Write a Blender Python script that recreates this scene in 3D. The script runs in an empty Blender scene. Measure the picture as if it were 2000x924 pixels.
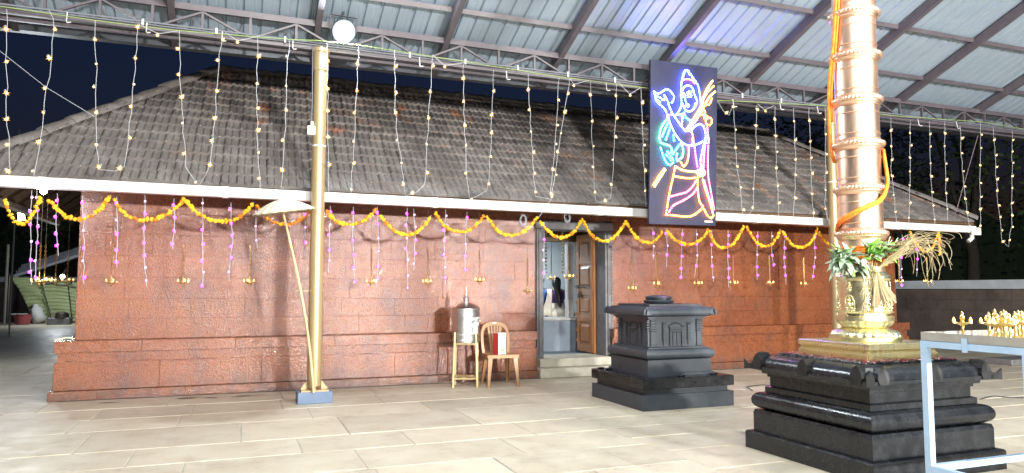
import bpy, bmesh, math, random
from mathutils import Vector, Matrix, noise
R = math.radians
random.seed(7)
scene = bpy.context.scene
col = scene.collection

# ---------------------------------------------------------------- camera
F_PX, YAW, PITCH, CAM_H = 1387.0, R(21.0), math.atan(103/1387.0), 1.35
cam = bpy.data.cameras.new('camera'); camo = bpy.data.objects.new('camera', cam); col.objects.link(camo)
camo.location = (0, 0, CAM_H); camo.rotation_euler = (R(90)+PITCH, 0, -YAW)
cam.sensor_fit = 'HORIZONTAL'; cam.sensor_width = 36; cam.lens = F_PX/2000*36
cam.clip_start = .05; cam.clip_end = 2000
scene.camera = camo

# ---------------------------------------------------------------- night sky, moonlight, exposure
SUN_EL, SUN_ROT = R(-1.0), R(200)
wd = bpy.data.worlds.new('World'); scene.world = wd; wd.use_nodes = True
wn = wd.node_tree.nodes; bg = wn['Background']
sk = wn.new('ShaderNodeTexSky'); sk.sky_type = 'NISHITA'; sk.sun_disc = False
sk.sun_elevation = SUN_EL; sk.sun_rotation = SUN_ROT; sk.air_density = 1.0; sk.dust_density = .4; sk.ozone_density = 3.5
wd.node_tree.links.new(sk.outputs[0], bg.inputs[0]); bg.inputs[1].default_value = .10
sl = bpy.data.lights.new('moon', 'SUN'); sl.energy = .012; sl.angle = R(.5); sl.color = (.8, .88, 1)
so = bpy.data.objects.new('moon', sl); col.objects.link(so); so.rotation_euler = (R(48), 0, R(20))
scene.view_settings.view_transform = 'Standard'; scene.view_settings.look = 'None'
scene.view_settings.exposure = 0.0; scene.view_settings.gamma = 1
scene.view_settings.use_curve_mapping = False
scene.render.engine = 'CYCLES'
cy = scene.cycles
cy.use_denoising = True
try: cy.denoiser = 'OPENIMAGEDENOISE'
except Exception: pass
cy.sample_clamp_indirect = 4.0; cy.sample_clamp_direct = 0
cy.max_bounces = 6; cy.diffuse_bounces = 3; cy.glossy_bounces = 4; cy.transparent_max_bounces = 6
cy.caustics_reflective = False; cy.caustics_refractive = False
FLOOD = 1.0    # overall lamp level of the compound's floodlights

# ---------------------------------------------------------------- survey: photo pixel -> point on a real plane
_f = Vector((math.sin(YAW)*math.cos(PITCH), math.cos(YAW)*math.cos(PITCH), math.sin(PITCH)))
_r = Vector((math.cos(YAW), -math.sin(YAW), 0)); _u = _r.cross(_f); _C = Vector((0, 0, CAM_H))
def ray(px, py): return _f*F_PX + _r*(px-1000) + _u*(462-py)
def on(px, py, axis, val):
    d = ray(px, py); return _C + d*((val-_C[axis])/d[axis])
def W(px, py, y): return on(px, py, 1, y)
def G(px, py, z=0.0): return on(px, py, 2, z)
def proj(p):
    v = Vector(p)-_C; z = v.dot(_f)
    if z < .2: return (-9999, -9999, z)
    return (1000+F_PX*v.dot(_r)/z, 462-F_PX*v.dot(_u)/z, z)

# ---------------------------------------------------------------- materials
MATS = {}
def lnk(t, a, b): t.links.new(a, b)
def M(name, c1, c2=None, rough=.5, metal=0, scale=6, detail=5, lo=.35, hi=.65, bump=0, bscale=60, island=0,
      emit=None, estr=0, coat=0, spec=.5, rough2=None, stretch=None, sample=True, sss=0, objrand=0):
    if name in MATS: return MATS[name]
    m = bpy.data.materials.new(name); m.use_nodes = True; t = m.node_tree; n = t.nodes
    b = n['Principled BSDF']; MATS[name] = m
    b.inputs['Roughness'].default_value = rough; b.inputs['Metallic'].default_value = metal
    b.inputs['Coat Weight'].default_value = coat; b.inputs['Coat Roughness'].default_value = .12
    b.inputs['Specular IOR Level'].default_value = spec
    b.inputs['Base Color'].default_value = (*c1, 1)
    out = None
    geo = n.new('ShaderNodeNewGeometry')
    vec = geo.outputs['Position']
    if stretch:
        mp = n.new('ShaderNodeMapping'); mp.inputs['Scale'].default_value = stretch; lnk(t, vec, mp.inputs[0]); vec = mp.outputs[0]
    if c2 is not None:
        nz = n.new('ShaderNodeTexNoise'); nz.inputs['Scale'].default_value = scale; nz.inputs['Detail'].default_value = detail
        nz.inputs['Roughness'].default_value = .62; lnk(t, vec, nz.inputs['Vector'])
        mr = n.new('ShaderNodeMapRange'); mr.inputs[1].default_value = lo; mr.inputs[2].default_value = hi; lnk(t, nz.outputs['Fac'], mr.inputs[0])
        mx = n.new('ShaderNodeMix'); mx.data_type = 'RGBA'; lnk(t, mr.outputs[0], mx.inputs[0])
        mx.inputs[6].default_value = (*c1, 1); mx.inputs[7].default_value = (*c2, 1); out = mx.outputs[2]
        if rough2 is not None:
            m2 = n.new('ShaderNodeMapRange'); lnk(t, mr.outputs[0], m2.inputs[0]); m2.inputs[3].default_value = rough; m2.inputs[4].default_value = rough2
            lnk(t, m2.outputs[0], b.inputs['Roughness'])
    if island or objrand:
        if objrand:
            oi = n.new('ShaderNodeObjectInfo'); rs = oi.outputs['Random']; amt = objrand
        else: rs = geo.outputs['Random Per Island']; amt = island
        mr2 = n.new('ShaderNodeMapRange'); lnk(t, rs, mr2.inputs[0]); mr2.inputs[3].default_value = 1-amt; mr2.inputs[4].default_value = 1+amt
        hs = n.new('ShaderNodeHueSaturation'); lnk(t, mr2.outputs[0], hs.inputs['Value'])
        if out: lnk(t, out, hs.inputs['Color'])
        else: hs.inputs['Color'].default_value = (*c1, 1)
        out = hs.outputs[0]
    if out: lnk(t, out, b.inputs['Base Color'])
    if bump:
        nb = n.new('ShaderNodeTexNoise'); nb.inputs['Scale'].default_value = bscale; nb.inputs['Detail'].default_value = 4; lnk(t, vec, nb.inputs['Vector'])
        bp = n.new('ShaderNodeBump'); bp.inputs['Strength'].default_value = bump; bp.inputs['Distance'].default_value = .01
        lnk(t, nb.outputs['Fac'], bp.inputs['Height']); lnk(t, bp.outputs[0], b.inputs['Normal'])
    if emit:
        b.inputs['Emission Color'].default_value = (*emit, 1); b.inputs['Emission Strength'].default_value = estr
        if not sample: m.cycles.emission_sampling = 'NONE'
    if sss: b.inputs['Subsurface Weight'].default_value = sss
    return m

def laterite():
    m = bpy.data.materials.new('laterite'); m.use_nodes = True; t = m.node_tree; n = t.nodes; b = n['Principled BSDF']
    geo = n.new('ShaderNodeNewGeometry'); pos = geo.outputs['Position']
    def nz(sc, det=5, rg=.6, stretch=None):
        v = pos
        if stretch:
            mp = n.new('ShaderNodeMapping'); mp.inputs['Scale'].default_value = stretch; lnk(t, pos, mp.inputs[0]); v = mp.outputs[0]
        x = n.new('ShaderNodeTexNoise'); x.inputs['Scale'].default_value = sc; x.inputs['Detail'].default_value = det; x.inputs['Roughness'].default_value = rg
        lnk(t, v, x.inputs['Vector']); return x.outputs['Fac']
    def ramp(s, a, bb, c0, c1):
        r = n.new('ShaderNodeMapRange'); r.inputs[1].default_value = a; r.inputs[2].default_value = bb; lnk(t, s, r.inputs[0])
        r.inputs[3].default_value = c0; r.inputs[4].default_value = c1; return r.outputs[0]
    def mix(f, a, c):
        x = n.new('ShaderNodeMix'); x.data_type = 'RGBA'; lnk(t, f, x.inputs[0])
        for i, v in ((6, a), (7, c)):
            if isinstance(v, tuple): x.inputs[i].default_value = (*v, 1)
            else: lnk(t, v, x.inputs[i])
        return x.outputs[2]
    base = mix(ramp(nz(1.3, 6), .35, .65, 0, 1), (.29, .094, .031), (.205, .06, .024))
    fine = nz(58, 4, .7, (1, 1, 1.5))
    base = mix(ramp(fine, .50, .60, 0, .95), base, (.085, .028, .02))
    base = mix(ramp(fine, .45, .33, 0, .8), base, (.40, .15, .055))
    vo = n.new('ShaderNodeTexVoronoi'); vo.inputs['Scale'].default_value = 55; lnk(t, pos, vo.inputs['Vector'])
    base = mix(ramp(vo.outputs['Distance'], .16, .05, 0, .55), base, (.10, .04, .03))
    big = nz(2.6, 6, .7, (1, 1, .45))
    base = mix(ramp(big, .50, .70, 0, .7), base, (.10, .05, .04))
    # damp, greyish lichen bands low on the plinth: wear with its own shape
    sx = n.new('ShaderNodeSeparateXYZ'); lnk(t, pos, sx.inputs[0])
    lowf = ramp(sx.outputs['Z'], .30, .02, 0, 1)
    mu = n.new('ShaderNodeMath'); mu.operation = 'MULTIPLY'; lnk(t, lowf, mu.inputs[0]); lnk(t, ramp(nz(5, 5), .35, .6, .25, .85), mu.inputs[1])
    base = mix(mu.outputs[0], base, (.095, .058, .05))
    gi = ramp(geo.outputs['Random Per Island'], 0, 1, .94, 1.05)
    hs = n.new('ShaderNodeHueSaturation'); lnk(t, gi, hs.inputs['Value']); lnk(t, base, hs.inputs['Color'])
    lnk(t, hs.outputs[0], b.inputs['Base Color'])
    lnk(t, ramp(nz(14, 4), .35, .65, .16, .40), b.inputs['Roughness'])
    b.inputs['Specular IOR Level'].default_value = .3
    b.inputs['Coat Weight'].default_value = .8; b.inputs['Coat Roughness'].default_value = .09
    bp = n.new('ShaderNodeBump'); bp.inputs['Strength'].default_value = .42; bp.inputs['Distance'].default_value = .007
    ad = n.new('ShaderNodeMath'); ad.operation = 'ADD'; lnk(t, nz(90, 5, .75), ad.inputs[0]); lnk(t, vo.outputs['Distance'], ad.inputs[1])
    lnk(t, ad.outputs[0], bp.inputs['Height']); lnk(t, bp.outputs[0], b.inputs['Normal']); lnk(t, bp.outputs[0], b.inputs['Coat Normal'])
    MATS['laterite'] = m; return m
def tile_mat():
    m = bpy.data.materials.new('clay_tile'); m.use_nodes = True; t = m.node_tree; n = t.nodes; b = n['Principled BSDF']
    geo = n.new('ShaderNodeNewGeometry'); pos = geo.outputs['Position']; isl = geo.outputs['Random Per Island']
    def nz(sc, det=5, rg=.62, stretch=None):
        v = pos
        if stretch:
            mp = n.new('ShaderNodeMapping'); mp.inputs['Scale'].default_value = stretch; lnk(t, pos, mp.inputs[0]); v = mp.outputs[0]
        x = n.new('ShaderNodeTexNoise'); x.inputs['Scale'].default_value = sc; x.inputs['Detail'].default_value = det; x.inputs['Roughness'].default_value = rg
        lnk(t, v, x.inputs['Vector']); return x.outputs['Fac']
    def ramp(s, a, bb, c0, c1):
        r = n.new('ShaderNodeMapRange'); r.inputs[1].default_value = a; r.inputs[2].default_value = bb; lnk(t, s, r.inputs[0])
        r.inputs[3].default_value = c0; r.inputs[4].default_value = c1; return r.outputs[0]
    def mix(f, a, c):
        x = n.new('ShaderNodeMix'); x.data_type = 'RGBA'; lnk(t, f, x.inputs[0])
        for i, v in ((6, a), (7, c)):
            if isinstance(v, tuple): x.inputs[i].default_value = (*v, 1)
            else: lnk(t, v, x.inputs[i])
        return x.outputs[2]
    base = mix(ramp(nz(3.5, 6), .3, .7, 0, 1), (.225, .208, .198), (.125, .113, .107))
    red = n.new('ShaderNodeMath'); red.operation = 'MULTIPLY'
    lnk(t, ramp(isl, .62, .95, 0, 1), red.inputs[0]); lnk(t, ramp(nz(2.2, 3), .48, .66, .05, .9), red.inputs[1])
    base = mix(red.outputs[0], base, (.22, .095, .048))
    base = mix(ramp(nz(1.1, 4), .58, .75, 0, .45), base, (.17, .085, .05))
    base = mix(ramp(nz(22, 6, .7), .60, .70, 0, .55), base, (.28, .265, .245))
    base = mix(ramp(nz(40, 3), .66, .70, 0, .9), base, (.55, .54, .5))
    hs = n.new('ShaderNodeHueSaturation'); lnk(t, ramp(isl, 0, 1, .7, 1.35), hs.inputs['Value']); lnk(t, base, hs.inputs['Color'])
    lnk(t, hs.outputs[0], b.inputs['Base Color']); b.inputs['Roughness'].default_value = .62; b.inputs['Specular IOR Level'].default_value = .4
    bp = n.new('ShaderNodeBump'); bp.inputs['Strength'].default_value = .5; bp.inputs['Distance'].default_value = .01
    lnk(t, nz(55, 4), bp.inputs['Height']); lnk(t, bp.outputs[0], b.inputs['Normal'])
    MATS['clay_tile'] = m; return m
def slab_mat():
    m = bpy.data.materials.new('paving_stone'); m.use_nodes = True; t = m.node_tree; n = t.nodes; b = n['Principled BSDF']
    geo = n.new('ShaderNodeNewGeometry'); pos = geo.outputs['Position']
    oi = n.new('ShaderNodeObjectInfo'); rnd = oi.outputs['Random']
    def nz(sc, det=5, rg=.62, stretch=None):
        v = pos
        if stretch:
            mp = n.new('ShaderNodeMapping'); mp.inputs['Scale'].default_value = stretch; lnk(t, pos, mp.inputs[0]); v = mp.outputs[0]
        x = n.new('ShaderNodeTexNoise'); x.inputs['Scale'].default_value = sc; x.inputs['Detail'].default_value = det; x.inputs['Roughness'].default_value = rg
        lnk(t, v, x.inputs['Vector']); return x.outputs['Fac']
    def ramp(s, a, bb, c0, c1):
        r = n.new('ShaderNodeMapRange'); r.inputs[1].default_value = a; r.inputs[2].default_value = bb; lnk(t, s, r.inputs[0])
        r.inputs[3].default_value = c0; r.inputs[4].default_value = c1; return r.outputs[0]
    def mix(f, a, c):
        x = n.new('ShaderNodeMix'); x.data_type = 'RGBA'; lnk(t, f, x.inputs[0])
        for i, v in ((6, a), (7, c)):
            if isinstance(v, tuple): x.inputs[i].default_value = (*v, 1)
            else: lnk(t, v, x.inputs[i])
        return x.outputs[2]
    base = mix(ramp(nz(1.6, 5), .35, .65, 0, 1), (.525, .485, .385), (.455, .405, .305))
    base = mix(ramp(rnd, .7, 1, 0, .55), base, (.43, .375, .29))
    base = mix(ramp(nz(2.6, 7, .78), .50, .68, 0, .6), base, (.30, .25, .18))
    base = mix(ramp(nz(7, 7, .78, (.6, 1.2, 1)), .61, .72, 0, .7), base, (.15, .12, .075))
    base = mix(ramp(nz(60, 3), .58, .70, 0, .35), base, (.26, .23, .19))
    base = mix(ramp(nz(3.2, 6, .7), .62, .74, 0, .4), base, (.62, .60, .55))
    hs = n.new('ShaderNodeHueSaturation'); lnk(t, ramp(rnd, 0, 1, .9, 1.1), hs.inputs['Value']); lnk(t, base, hs.inputs['Color'])
    lnk(t, hs.outputs[0], b.inputs['Base Color']); lnk(t, ramp(nz(4, 5), .35, .65, .38, .62), b.inputs['Roughness'])
    bp = n.new('ShaderNodeBump'); bp.inputs['Strength'].default_value = .25; bp.inputs['Distance'].default_value = .006
    lnk(t, nz(45, 5, .7), bp.inputs['Height']); lnk(t, bp.outputs[0], b.inputs['Normal'])
    MATS['paving_stone'] = m; return m
LAT, TILE, SLAB = laterite(), tile_mat(), slab_mat()
MORTAR = M('mortar', (.46, .43, .36), (.33, .305, .24), rough=.85, scale=9)
GRANITE = M('black_granite', (.009, .0105, .013), (.019, .021, .025), rough=.16, rough2=.32, scale=9, bump=.06, bscale=160, spec=.4)
GRANITE2 = M('worn_granite', (.027, .035, .046), (.047, .057, .07), rough=.3, rough2=.5, scale=5, bump=.22, bscale=120, spec=.5)
GRANITE4 = M('rough_black_granite', (.008, .0085, .01), (.018, .019, .021), rough=.32, rough2=.45, scale=9, bump=.15, bscale=140, spec=.4)
GRANITE3 = M('grey_granite', (.19, .19, .195), (.125, .125, .135), rough=.5, scale=9, bump=.3, bscale=110)
STEP = M('step_stone', (.50, .48, .40), (.36, .34, .27), rough=.6, scale=4, bump=.2)
BRASS = M('brass', (.95, .89, .60), (.91, .81, .48), rough=.24, rough2=.36, metal=1, scale=7, bump=.06, bscale=30)
BRASSD = M('lamp_brass', (.92, .72, .33), (.74, .53, .20), rough=.28, metal=1, scale=18)
COPPER = M('copper_gilt', (.95, .67, .52), (.93, .62, .42), rough=.32, rough2=.44, metal=1, scale=5, bump=.06, bscale=16, stretch=(1, 1, .4))
STEEL = M('canopy_paint', (.11, .096, .11), (.085, .074, .086), rough=.42, scale=6, spec=.5)
SHEET = M('galvalume', (.38, .47, .56), (.32, .40, .49), rough=.34, rough2=.46, metal=.15, scale=1.2, lo=.3, hi=.7)
POLE = M('column_paint', (.50, .39, .22), (.42, .31, .16), rough=.28, rough2=.4, metal=.4, scale=3, stretch=(6, 6, .4))
BLUE = M('blue_paint', (.16, .23, .36), (.13, .19, .30), rough=.55, scale=7)
WHITE = M('white_pvc', (.76, .77, .76), (.68, .69, .67), rough=.4, scale=4)
WIRE = M('white_wire', (.42, .44, .48), rough=.5)
WOOD = M('dark_wood', (.13, .075, .04), (.085, .05, .028), rough=.6, scale=5, stretch=(4, 1, 4))
TEAK = M('teak_door', (.42, .185, .06), (.27, .105, .032), rough=.35, scale=5, stretch=(7, 7, .8), bump=.1, coat=.3)
IRON = M('iron', (.05, .048, .045), (.09, .07, .055), rough=.45, metal=.7, scale=20)
WARM = M('fairy_bulb_glow', (.3, .2, .1), emit=(1, .72, .30), estr=5, sample=False)
WARM2 = M('fairy_bulb_faint', (.5, .4, .3), emit=(1, .72, .36), estr=.9, sample=False)
VIOLET = M('violet_bulb_glow', (.3, .05, .3), emit=(.80, .03, .92), estr=15)
VIOLET2 = M('violet_bulb_pale', (.9, .6, 1), emit=(1, .5, .95), estr=1.6, sample=False)
FLAME = M('flame', (1, .6, .2), emit=(1, .5, .14), estr=4, sample=False)
GLOWR = M('lens_halo_glow', (.8,.9,1), emit=(.42,.72,1), estr=1.5, sample=False)  # dim emission on the rim stands in for the glow around the lens
GLOWW = M('lamp_glow', (1, 1, 1), emit=(.86, .95, 1), estr=60)
TUBEG = M('tube_glow', (1, 1, 1), emit=(.8, .93, 1), estr=30)
MARI = M('marigold_yellow', (.92, .56, .02), (.88, .42, .012), rough=.75, scale=30, bump=.4, bscale=150)
MARO = M('marigold_orange', (.85, .27, .01), (.78, .20, .01), rough=.75, scale=30, bump=.4, bscale=150)
ROPEO = M('orange_cloth', (.78, .14, .015), (.85, .30, .02), rough=.75, scale=22, bump=.5, bscale=120)
LEAF = M('fresh_leaf', (.16, .36, .05), (.24, .46, .09), rough=.45, scale=20, island=.3)
LEAFG = M('grey_leaf', (.24, .33, .22), (.38, .48, .36), rough=.55, scale=20, island=.35)
STRAW = M('dry_straw', (.56, .46, .27), (.42, .33, .18), rough=.75, scale=15, island=.25)
SKIN = M('skin', (.22, .11, .06), rough=.5)
HAIR = M('hair', (.006, .005, .006), rough=.38)

# ---------------------------------------------------------------- mesh helpers
ORG = {}
class MB:
    def __init__(s): s.v = []; s.f = []; s.m = []
    def add(s, vs, fs, mi=0):
        o = len(s.v); s.v += [tuple(p) for p in vs]; s.f += [tuple(i+o for i in f) for f in fs]; s.m += [mi]*len(fs); return s
    def box(s, a, b, mi=0, bev=0):
        x0, y0, z0 = a; x1, y1, z1 = b
        if bev:
            bm = bmesh.new(); bmesh.ops.create_cube(bm, size=1)
            for v in bm.verts: v.co = Vector(((x0+x1)/2+v.co.x*(x1-x0), (y0+y1)/2+v.co.y*(y1-y0), (z0+z1)/2+v.co.z*(z1-z0)))
            bmesh.ops.bevel(bm, geom=bm.edges[:], offset=bev, segments=1, affect='EDGES')
            return s.bm(bm, mi)
        vs = [(x0,y0,z0),(x1,y0,z0),(x1,y1,z0),(x0,y1,z0),(x0,y0,z1),(x1,y0,z1),(x1,y1,z1),(x0,y1,z1)]
        return s.add(vs, [(0,3,2,1),(4,5,6,7),(0,1,5,4),(1,2,6,5),(2,3,7,6),(3,0,4,7)], mi)
    def bm(s, bm, mi=0, mat=None):
        bm.verts.index_update()
        s.add([(mat@v.co if mat else v.co) for v in bm.verts], [tuple(v.index for v in f.verts) for f in bm.faces], mi); bm.free(); return s
    def obox(s, c, ax, ay, az, mi=0):   # oriented box: centre and half-axis vectors
        c = Vector(c); ax, ay, az = Vector(ax), Vector(ay), Vector(az)
        vs = [c+ax*i+ay*j+az*k for k in (-1,1) for j in (-1,1) for i in (-1,1)]
        return s.add(vs, [(0,2,3,1),(4,5,7,6),(0,1,5,4),(2,6,7,3),(0,4,6,2),(1,3,7,5)], mi)
    def bar(s, p, q, w, h=None, up=(0,0,1), mi=0):   # rectangular bar between two points
        p, q = Vector(p), Vector(q); d = q-p; L = d.length
        if L < 1e-6: return s
        d /= L; h = w if h is None else h; up = Vector(up)
        if abs(d.dot(up)) > .98: up = Vector((0,1,0))
        side = d.cross(up).normalized(); u2 = side.cross(d)
        return s.obox((p+q)/2, d*L/2, side*w/2, u2*h/2, mi)
    def tube(s, pts, r, n=8, mi=0, cap=True):
        pts = [Vector(p) for p in pts]; k = len(pts)
        rs = r if isinstance(r, (list, tuple)) else [r]*k
        vs = []; fs = []; prev = None
        for i, p in enumerate(pts):
            d = (pts[min(i+1,k-1)]-pts[max(i-1,0)])
            if d.length < 1e-9: d = Vector((0,0,1))
            d.normalize()
            if prev is None:
                a = Vector((0,0,1)) if abs(d.z) < .9 else Vector((1,0,0)); x = d.cross(a).normalized()
            else:
                x = prev-d*prev.dot(d); x = x.normalized() if x.length > 1e-6 else d.orthogonal().normalized()
            prev = x; y = d.cross(x)
            vs += [p+(x*math.cos(2*math.pi*j/n)+y*math.sin(2*math.pi*j/n))*rs[i] for j in range(n)]
        for i in range(k-1):
            for j in range(n): fs.append((i*n+j, i*n+(j+1)%n, (i+1)*n+(j+1)%n, (i+1)*n+j))
        if cap: fs += [tuple(range(n-1,-1,-1)), tuple((k-1)*n+j for j in range(n))]
        return s.add(vs, fs, mi)
    def lathe(s, prof, n=24, c=(0,0,0), mi=0, mod=None, cap=True):   # prof: (radius, z) from bottom to top
        c = Vector(c); vs = []; fs = []; k = len(prof)
        for i, (r, z) in enumerate(prof):
            for j in range(n):
                a = 2*math.pi*j/n; rr = r*(mod(i, a) if mod else 1)
                vs.append(c+Vector((rr*math.cos(a), rr*math.sin(a), z)))
        for i in range(k-1):
            for j in range(n): fs.append((i*n+j, i*n+(j+1)%n, (i+1)*n+(j+1)%n, (i+1)*n+j))
        if cap: fs += [tuple(range(n-1,-1,-1)), tuple((k-1)*n+j for j in range(n))]
        return s.add(vs, fs, mi)
    def square(s, prof, c=(0,0,0), mi=0):    # square-plan mouldings: prof of (half width, z)
        c = Vector(c); vs = []; fs = []; k = len(prof)
        for h, z in prof: vs += [c+Vector((sx*h, sy*h, z)) for sx, sy in ((-1,-1),(1,-1),(1,1),(-1,1))]
        for i in range(k-1):
            for j in range(4): fs.append((i*4+j, i*4+(j+1)%4, (i+1)*4+(j+1)%4, (i+1)*4+j))
        fs += [(3,2,1,0), tuple((k-1)*4+j for j in range(4))]
        return s.add(vs, fs, mi)
    def ball(s, c, r, mi=0, sub=1, sc=(1,1,1)):
        bm = bmesh.new(); bmesh.ops.create_icosphere(bm, subdivisions=sub, radius=r)
        for v in bm.verts: v.co = Vector((v.co.x*sc[0]+c[0], v.co.y*sc[1]+c[1], v.co.z*sc[2]+c[2]))
        return s.bm(bm, mi)
    def prism(s, poly, d, mi=0):     # polygon (list of Vectors) extruded by vector d
        poly = [Vector(p) for p in poly]; d = Vector(d); n = len(poly)
        return s.add(poly+[p+d for p in poly], [tuple(range(n-1,-1,-1)), tuple(range(n,2*n))]+[(i,(i+1)%n,(i+1)%n+n,i+n) for i in range(n)], mi)
    def mesh(s, name, mats, off=(0,0,0), smooth=False):
        me = bpy.data.meshes.new(name); o = Vector(off)
        me.from_pydata([tuple(Vector(p)-o) for p in s.v], [], s.f)
        mats = mats if isinstance(mats, (list, tuple)) else [mats]
        for m in mats: me.materials.append(m)
        if len(mats) > 1: me.polygons.foreach_set('material_index', s.m)
        me.update()
        bm = bmesh.new(); bm.from_mesh(me); bmesh.ops.recalc_face_normals(bm, faces=bm.faces[:]); bm.to_mesh(me); bm.free()
        if smooth:
            me.polygons.foreach_set('use_smooth', [True]*len(me.polygons))
            if smooth is not True: me.set_sharp_from_angle(angle=R(smooth))
        return me
    def build(s, name, mats, parent=None, smooth=False, stuff=False, origin=None):
        off = ORG[parent] if parent is not None else Vector(origin or (0,0,0))
        o = bpy.data.objects.new(name, s.mesh(name, mats, off, smooth)); col.objects.link(o)
        if parent is not None: o.parent = parent
        else: o.location = off
        ORG[o] = off
        if stuff: o['kind'] = 'stuff'
        return o
def tag(o, label, cat=None, group=None, kind=None):
    o['label'] = label
    if cat: o['category'] = cat
    if group: o['group'] = group
    if kind: o['kind'] = kind
    return o
def thing(name, label, cat, loc, group=None):
    o = bpy.data.objects.new(name, None); col.objects.link(o); o.location = loc; o.empty_display_size = .1
    ORG[o] = Vector(loc); return tag(o, label, cat, group)
def inst(name, me, parent, loc, rot=(0,0,0), sc=1):     # a part that shares mesh data
    o = bpy.data.objects.new(name, me); col.objects.link(o); o.parent = parent
    o.location = Vector(loc)-ORG[parent]; o.rotation_euler = rot
    o.scale = (sc,)*3 if not isinstance(sc, (tuple, list)) else sc
    ORG[o] = Vector(loc); return o
def lerp(a, b, t): return a+(b-a)*t
ORD = ['first','second','third','fourth','fifth','sixth','seventh','eighth','ninth','tenth','eleventh','twelfth','thirteenth','fourteenth',
       'fifteenth','sixteenth','seventeenth','eighteenth','nineteenth','twentieth']+['twenty-'+w for w in ('first','second','third','fourth','fifth','sixth','seventh','eighth','ninth')]+['thirtieth']+['thirty-'+w for w in ('first','second','third','fourth','fifth','sixth')]
# ================================================================ GROUND
g = MB().add([(-400,-300,-.0055),(400,-300,-.0055),(400,500,-.0055),(-400,500,-.0055)], [(0,1,2,3)]).build('ground', MORTAR)
tag(g, 'pale stone paved temple courtyard floor', None, None, 'structure')
def slab_rows():
    out = []
    rl = [3.0,3.6,4.2,4.85,5.5,6.2,6.85,7.83,8.52,9.25,10.0]
    rnd = random.Random(3)
    for a, b in zip(rl, rl[1:]):
        x = -6+rnd.uniform(0,.9)
        while x < 3.37:
            L = rnd.choice((.95,1.15,1.3,1.3)); x2 = min(x+L, 3.37)
            if 3.37-x2 < .3: x2 = 3.37
            out.append((x, x2, a, b)); x = x2
    rr = [3.0,3.5,4.0,4.56,5.2,5.75,6.22,6.75,7.39,7.97,8.56,9.3,10.0]
    for a, b in zip(rr, rr[1:]):
        x = 3.37; first = True
        while x < 6.33:
            L = rnd.uniform(.75,1.25); x2 = min(x+L, 6.33)
            if 6.33-x2 < .3: x2 = 6.33
            out.append((x, x2, a, b)); x = x2
        while x < 17.3:
            L = rnd.uniform(1.0,1.5); x2 = min(x+L, 17.3)
            if 17.3-x2 < .4: x2 = 17.3
            out.append((x, x2, a, b)); x = x2
    y = 10.0
    while y < 33:
        b = y+(.8 if y < 16 else 1.6)
        x = -14.0+rnd.uniform(0, .8)
        while x < -2.0:
            x2 = min(x+rnd.uniform(1.1,1.6)*(1 if y < 16 else 1.7), -2.0)
            if -2.0-x2 < .3: x2 = -2.0
            out.append((x, x2, y, b)); x = x2
        if y < 16:
            x = 12.2
            while x < 17.3:
                x2 = min(x+rnd.uniform(1.1,1.6), 17.3)
                if 17.3-x2 < .3: x2 = 17.3
                out.append((x, x2, y, b)); x = x2
        y = b
    return out
cand = []
for (x0, x1, y0, y1) in slab_rows():
    ps = [proj((x, y, 0)) for x in (x0, x1) for y in (y0, y1)]
    if min(p[2] for p in ps) < 1: continue
    if max(p[0] for p in ps) < -250 or min(p[0] for p in ps) > 2250 or min(p[1] for p in ps) > 1100: continue
    a = (max(p[0] for p in ps)-min(p[0] for p in ps))*(max(p[1] for p in ps)-min(p[1] for p in ps))
    cand.append((a, (x0, x1, y0, y1)))
cand.sort(reverse=True)
rnd = random.Random(9)
def slab(mb, q):
    x0, x1, y0, y1 = q; gp = .004+rnd.random()*.003; h = rnd.uniform(-.0015,.0015); e = .004
    x0 += gp; x1 -= gp; y0 += gp; y1 -= gp
    tl = [rnd.uniform(-.0012,.0012) for _ in range(4)]
    vs = [(x0,y0,-.03),(x1,y0,-.03),(x1,y1,-.03),(x0,y1,-.03),
          (x0,y0,h-.004),(x1,y0,h-.004),(x1,y1,h-.004),(x0,y1,h-.004),
          (x0+e,y0+e,h+tl[0]),(x1-e,y0+e,h+tl[1]),(x1-e,y1-e,h+tl[2]),(x0+e,y1-e,h+tl[3])]
    fs = [(0,1,5,4),(1,2,6,5),(2,3,7,6),(3,0,4,7),(4,5,9,8),(5,6,10,9),(6,7,11,10),(7,4,8,11),(8,9,10,11)]
    return mb.add(vs, fs)
for a, q in cand[:290]: slab(MB(), q).build('paving_slab', SLAB, g)
if len(cand) > 290:
    mb = MB()
    for a, q in cand[290:]: slab(mb, q)
    mb.build('paving_slabs', SLAB, g, stuff=True)
# wet patches and dark stains near the wall foot
WET = M('wet_stone', (.055, .048, .04), (.10, .088, .07), rough=.25, rough2=.5, scale=14)
for i, (px, py, w, h) in enumerate([(365,778,.13,.035),(412,777,.09,.025),(475,774,.13,.03),(210,787,.10,.025)]):
    c = G(px, py); rr = random.Random(i*5+1); n = 22
    ph = [rr.uniform(0, 6.28) for _ in range(3)]
    pts = [(c.x+w*math.cos(a)*(1+.22*math.sin(3*a+ph[0])+.15*math.sin(5*a+ph[1])), c.y+h*1.6*math.sin(a)*(1+.25*math.sin(2*a+ph[2])), .0028) for a in [2*math.pi*k/n for k in range(n)]]
    MB().add(pts, [tuple(range(n))]).build('damp_patch', WET, g)

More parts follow.
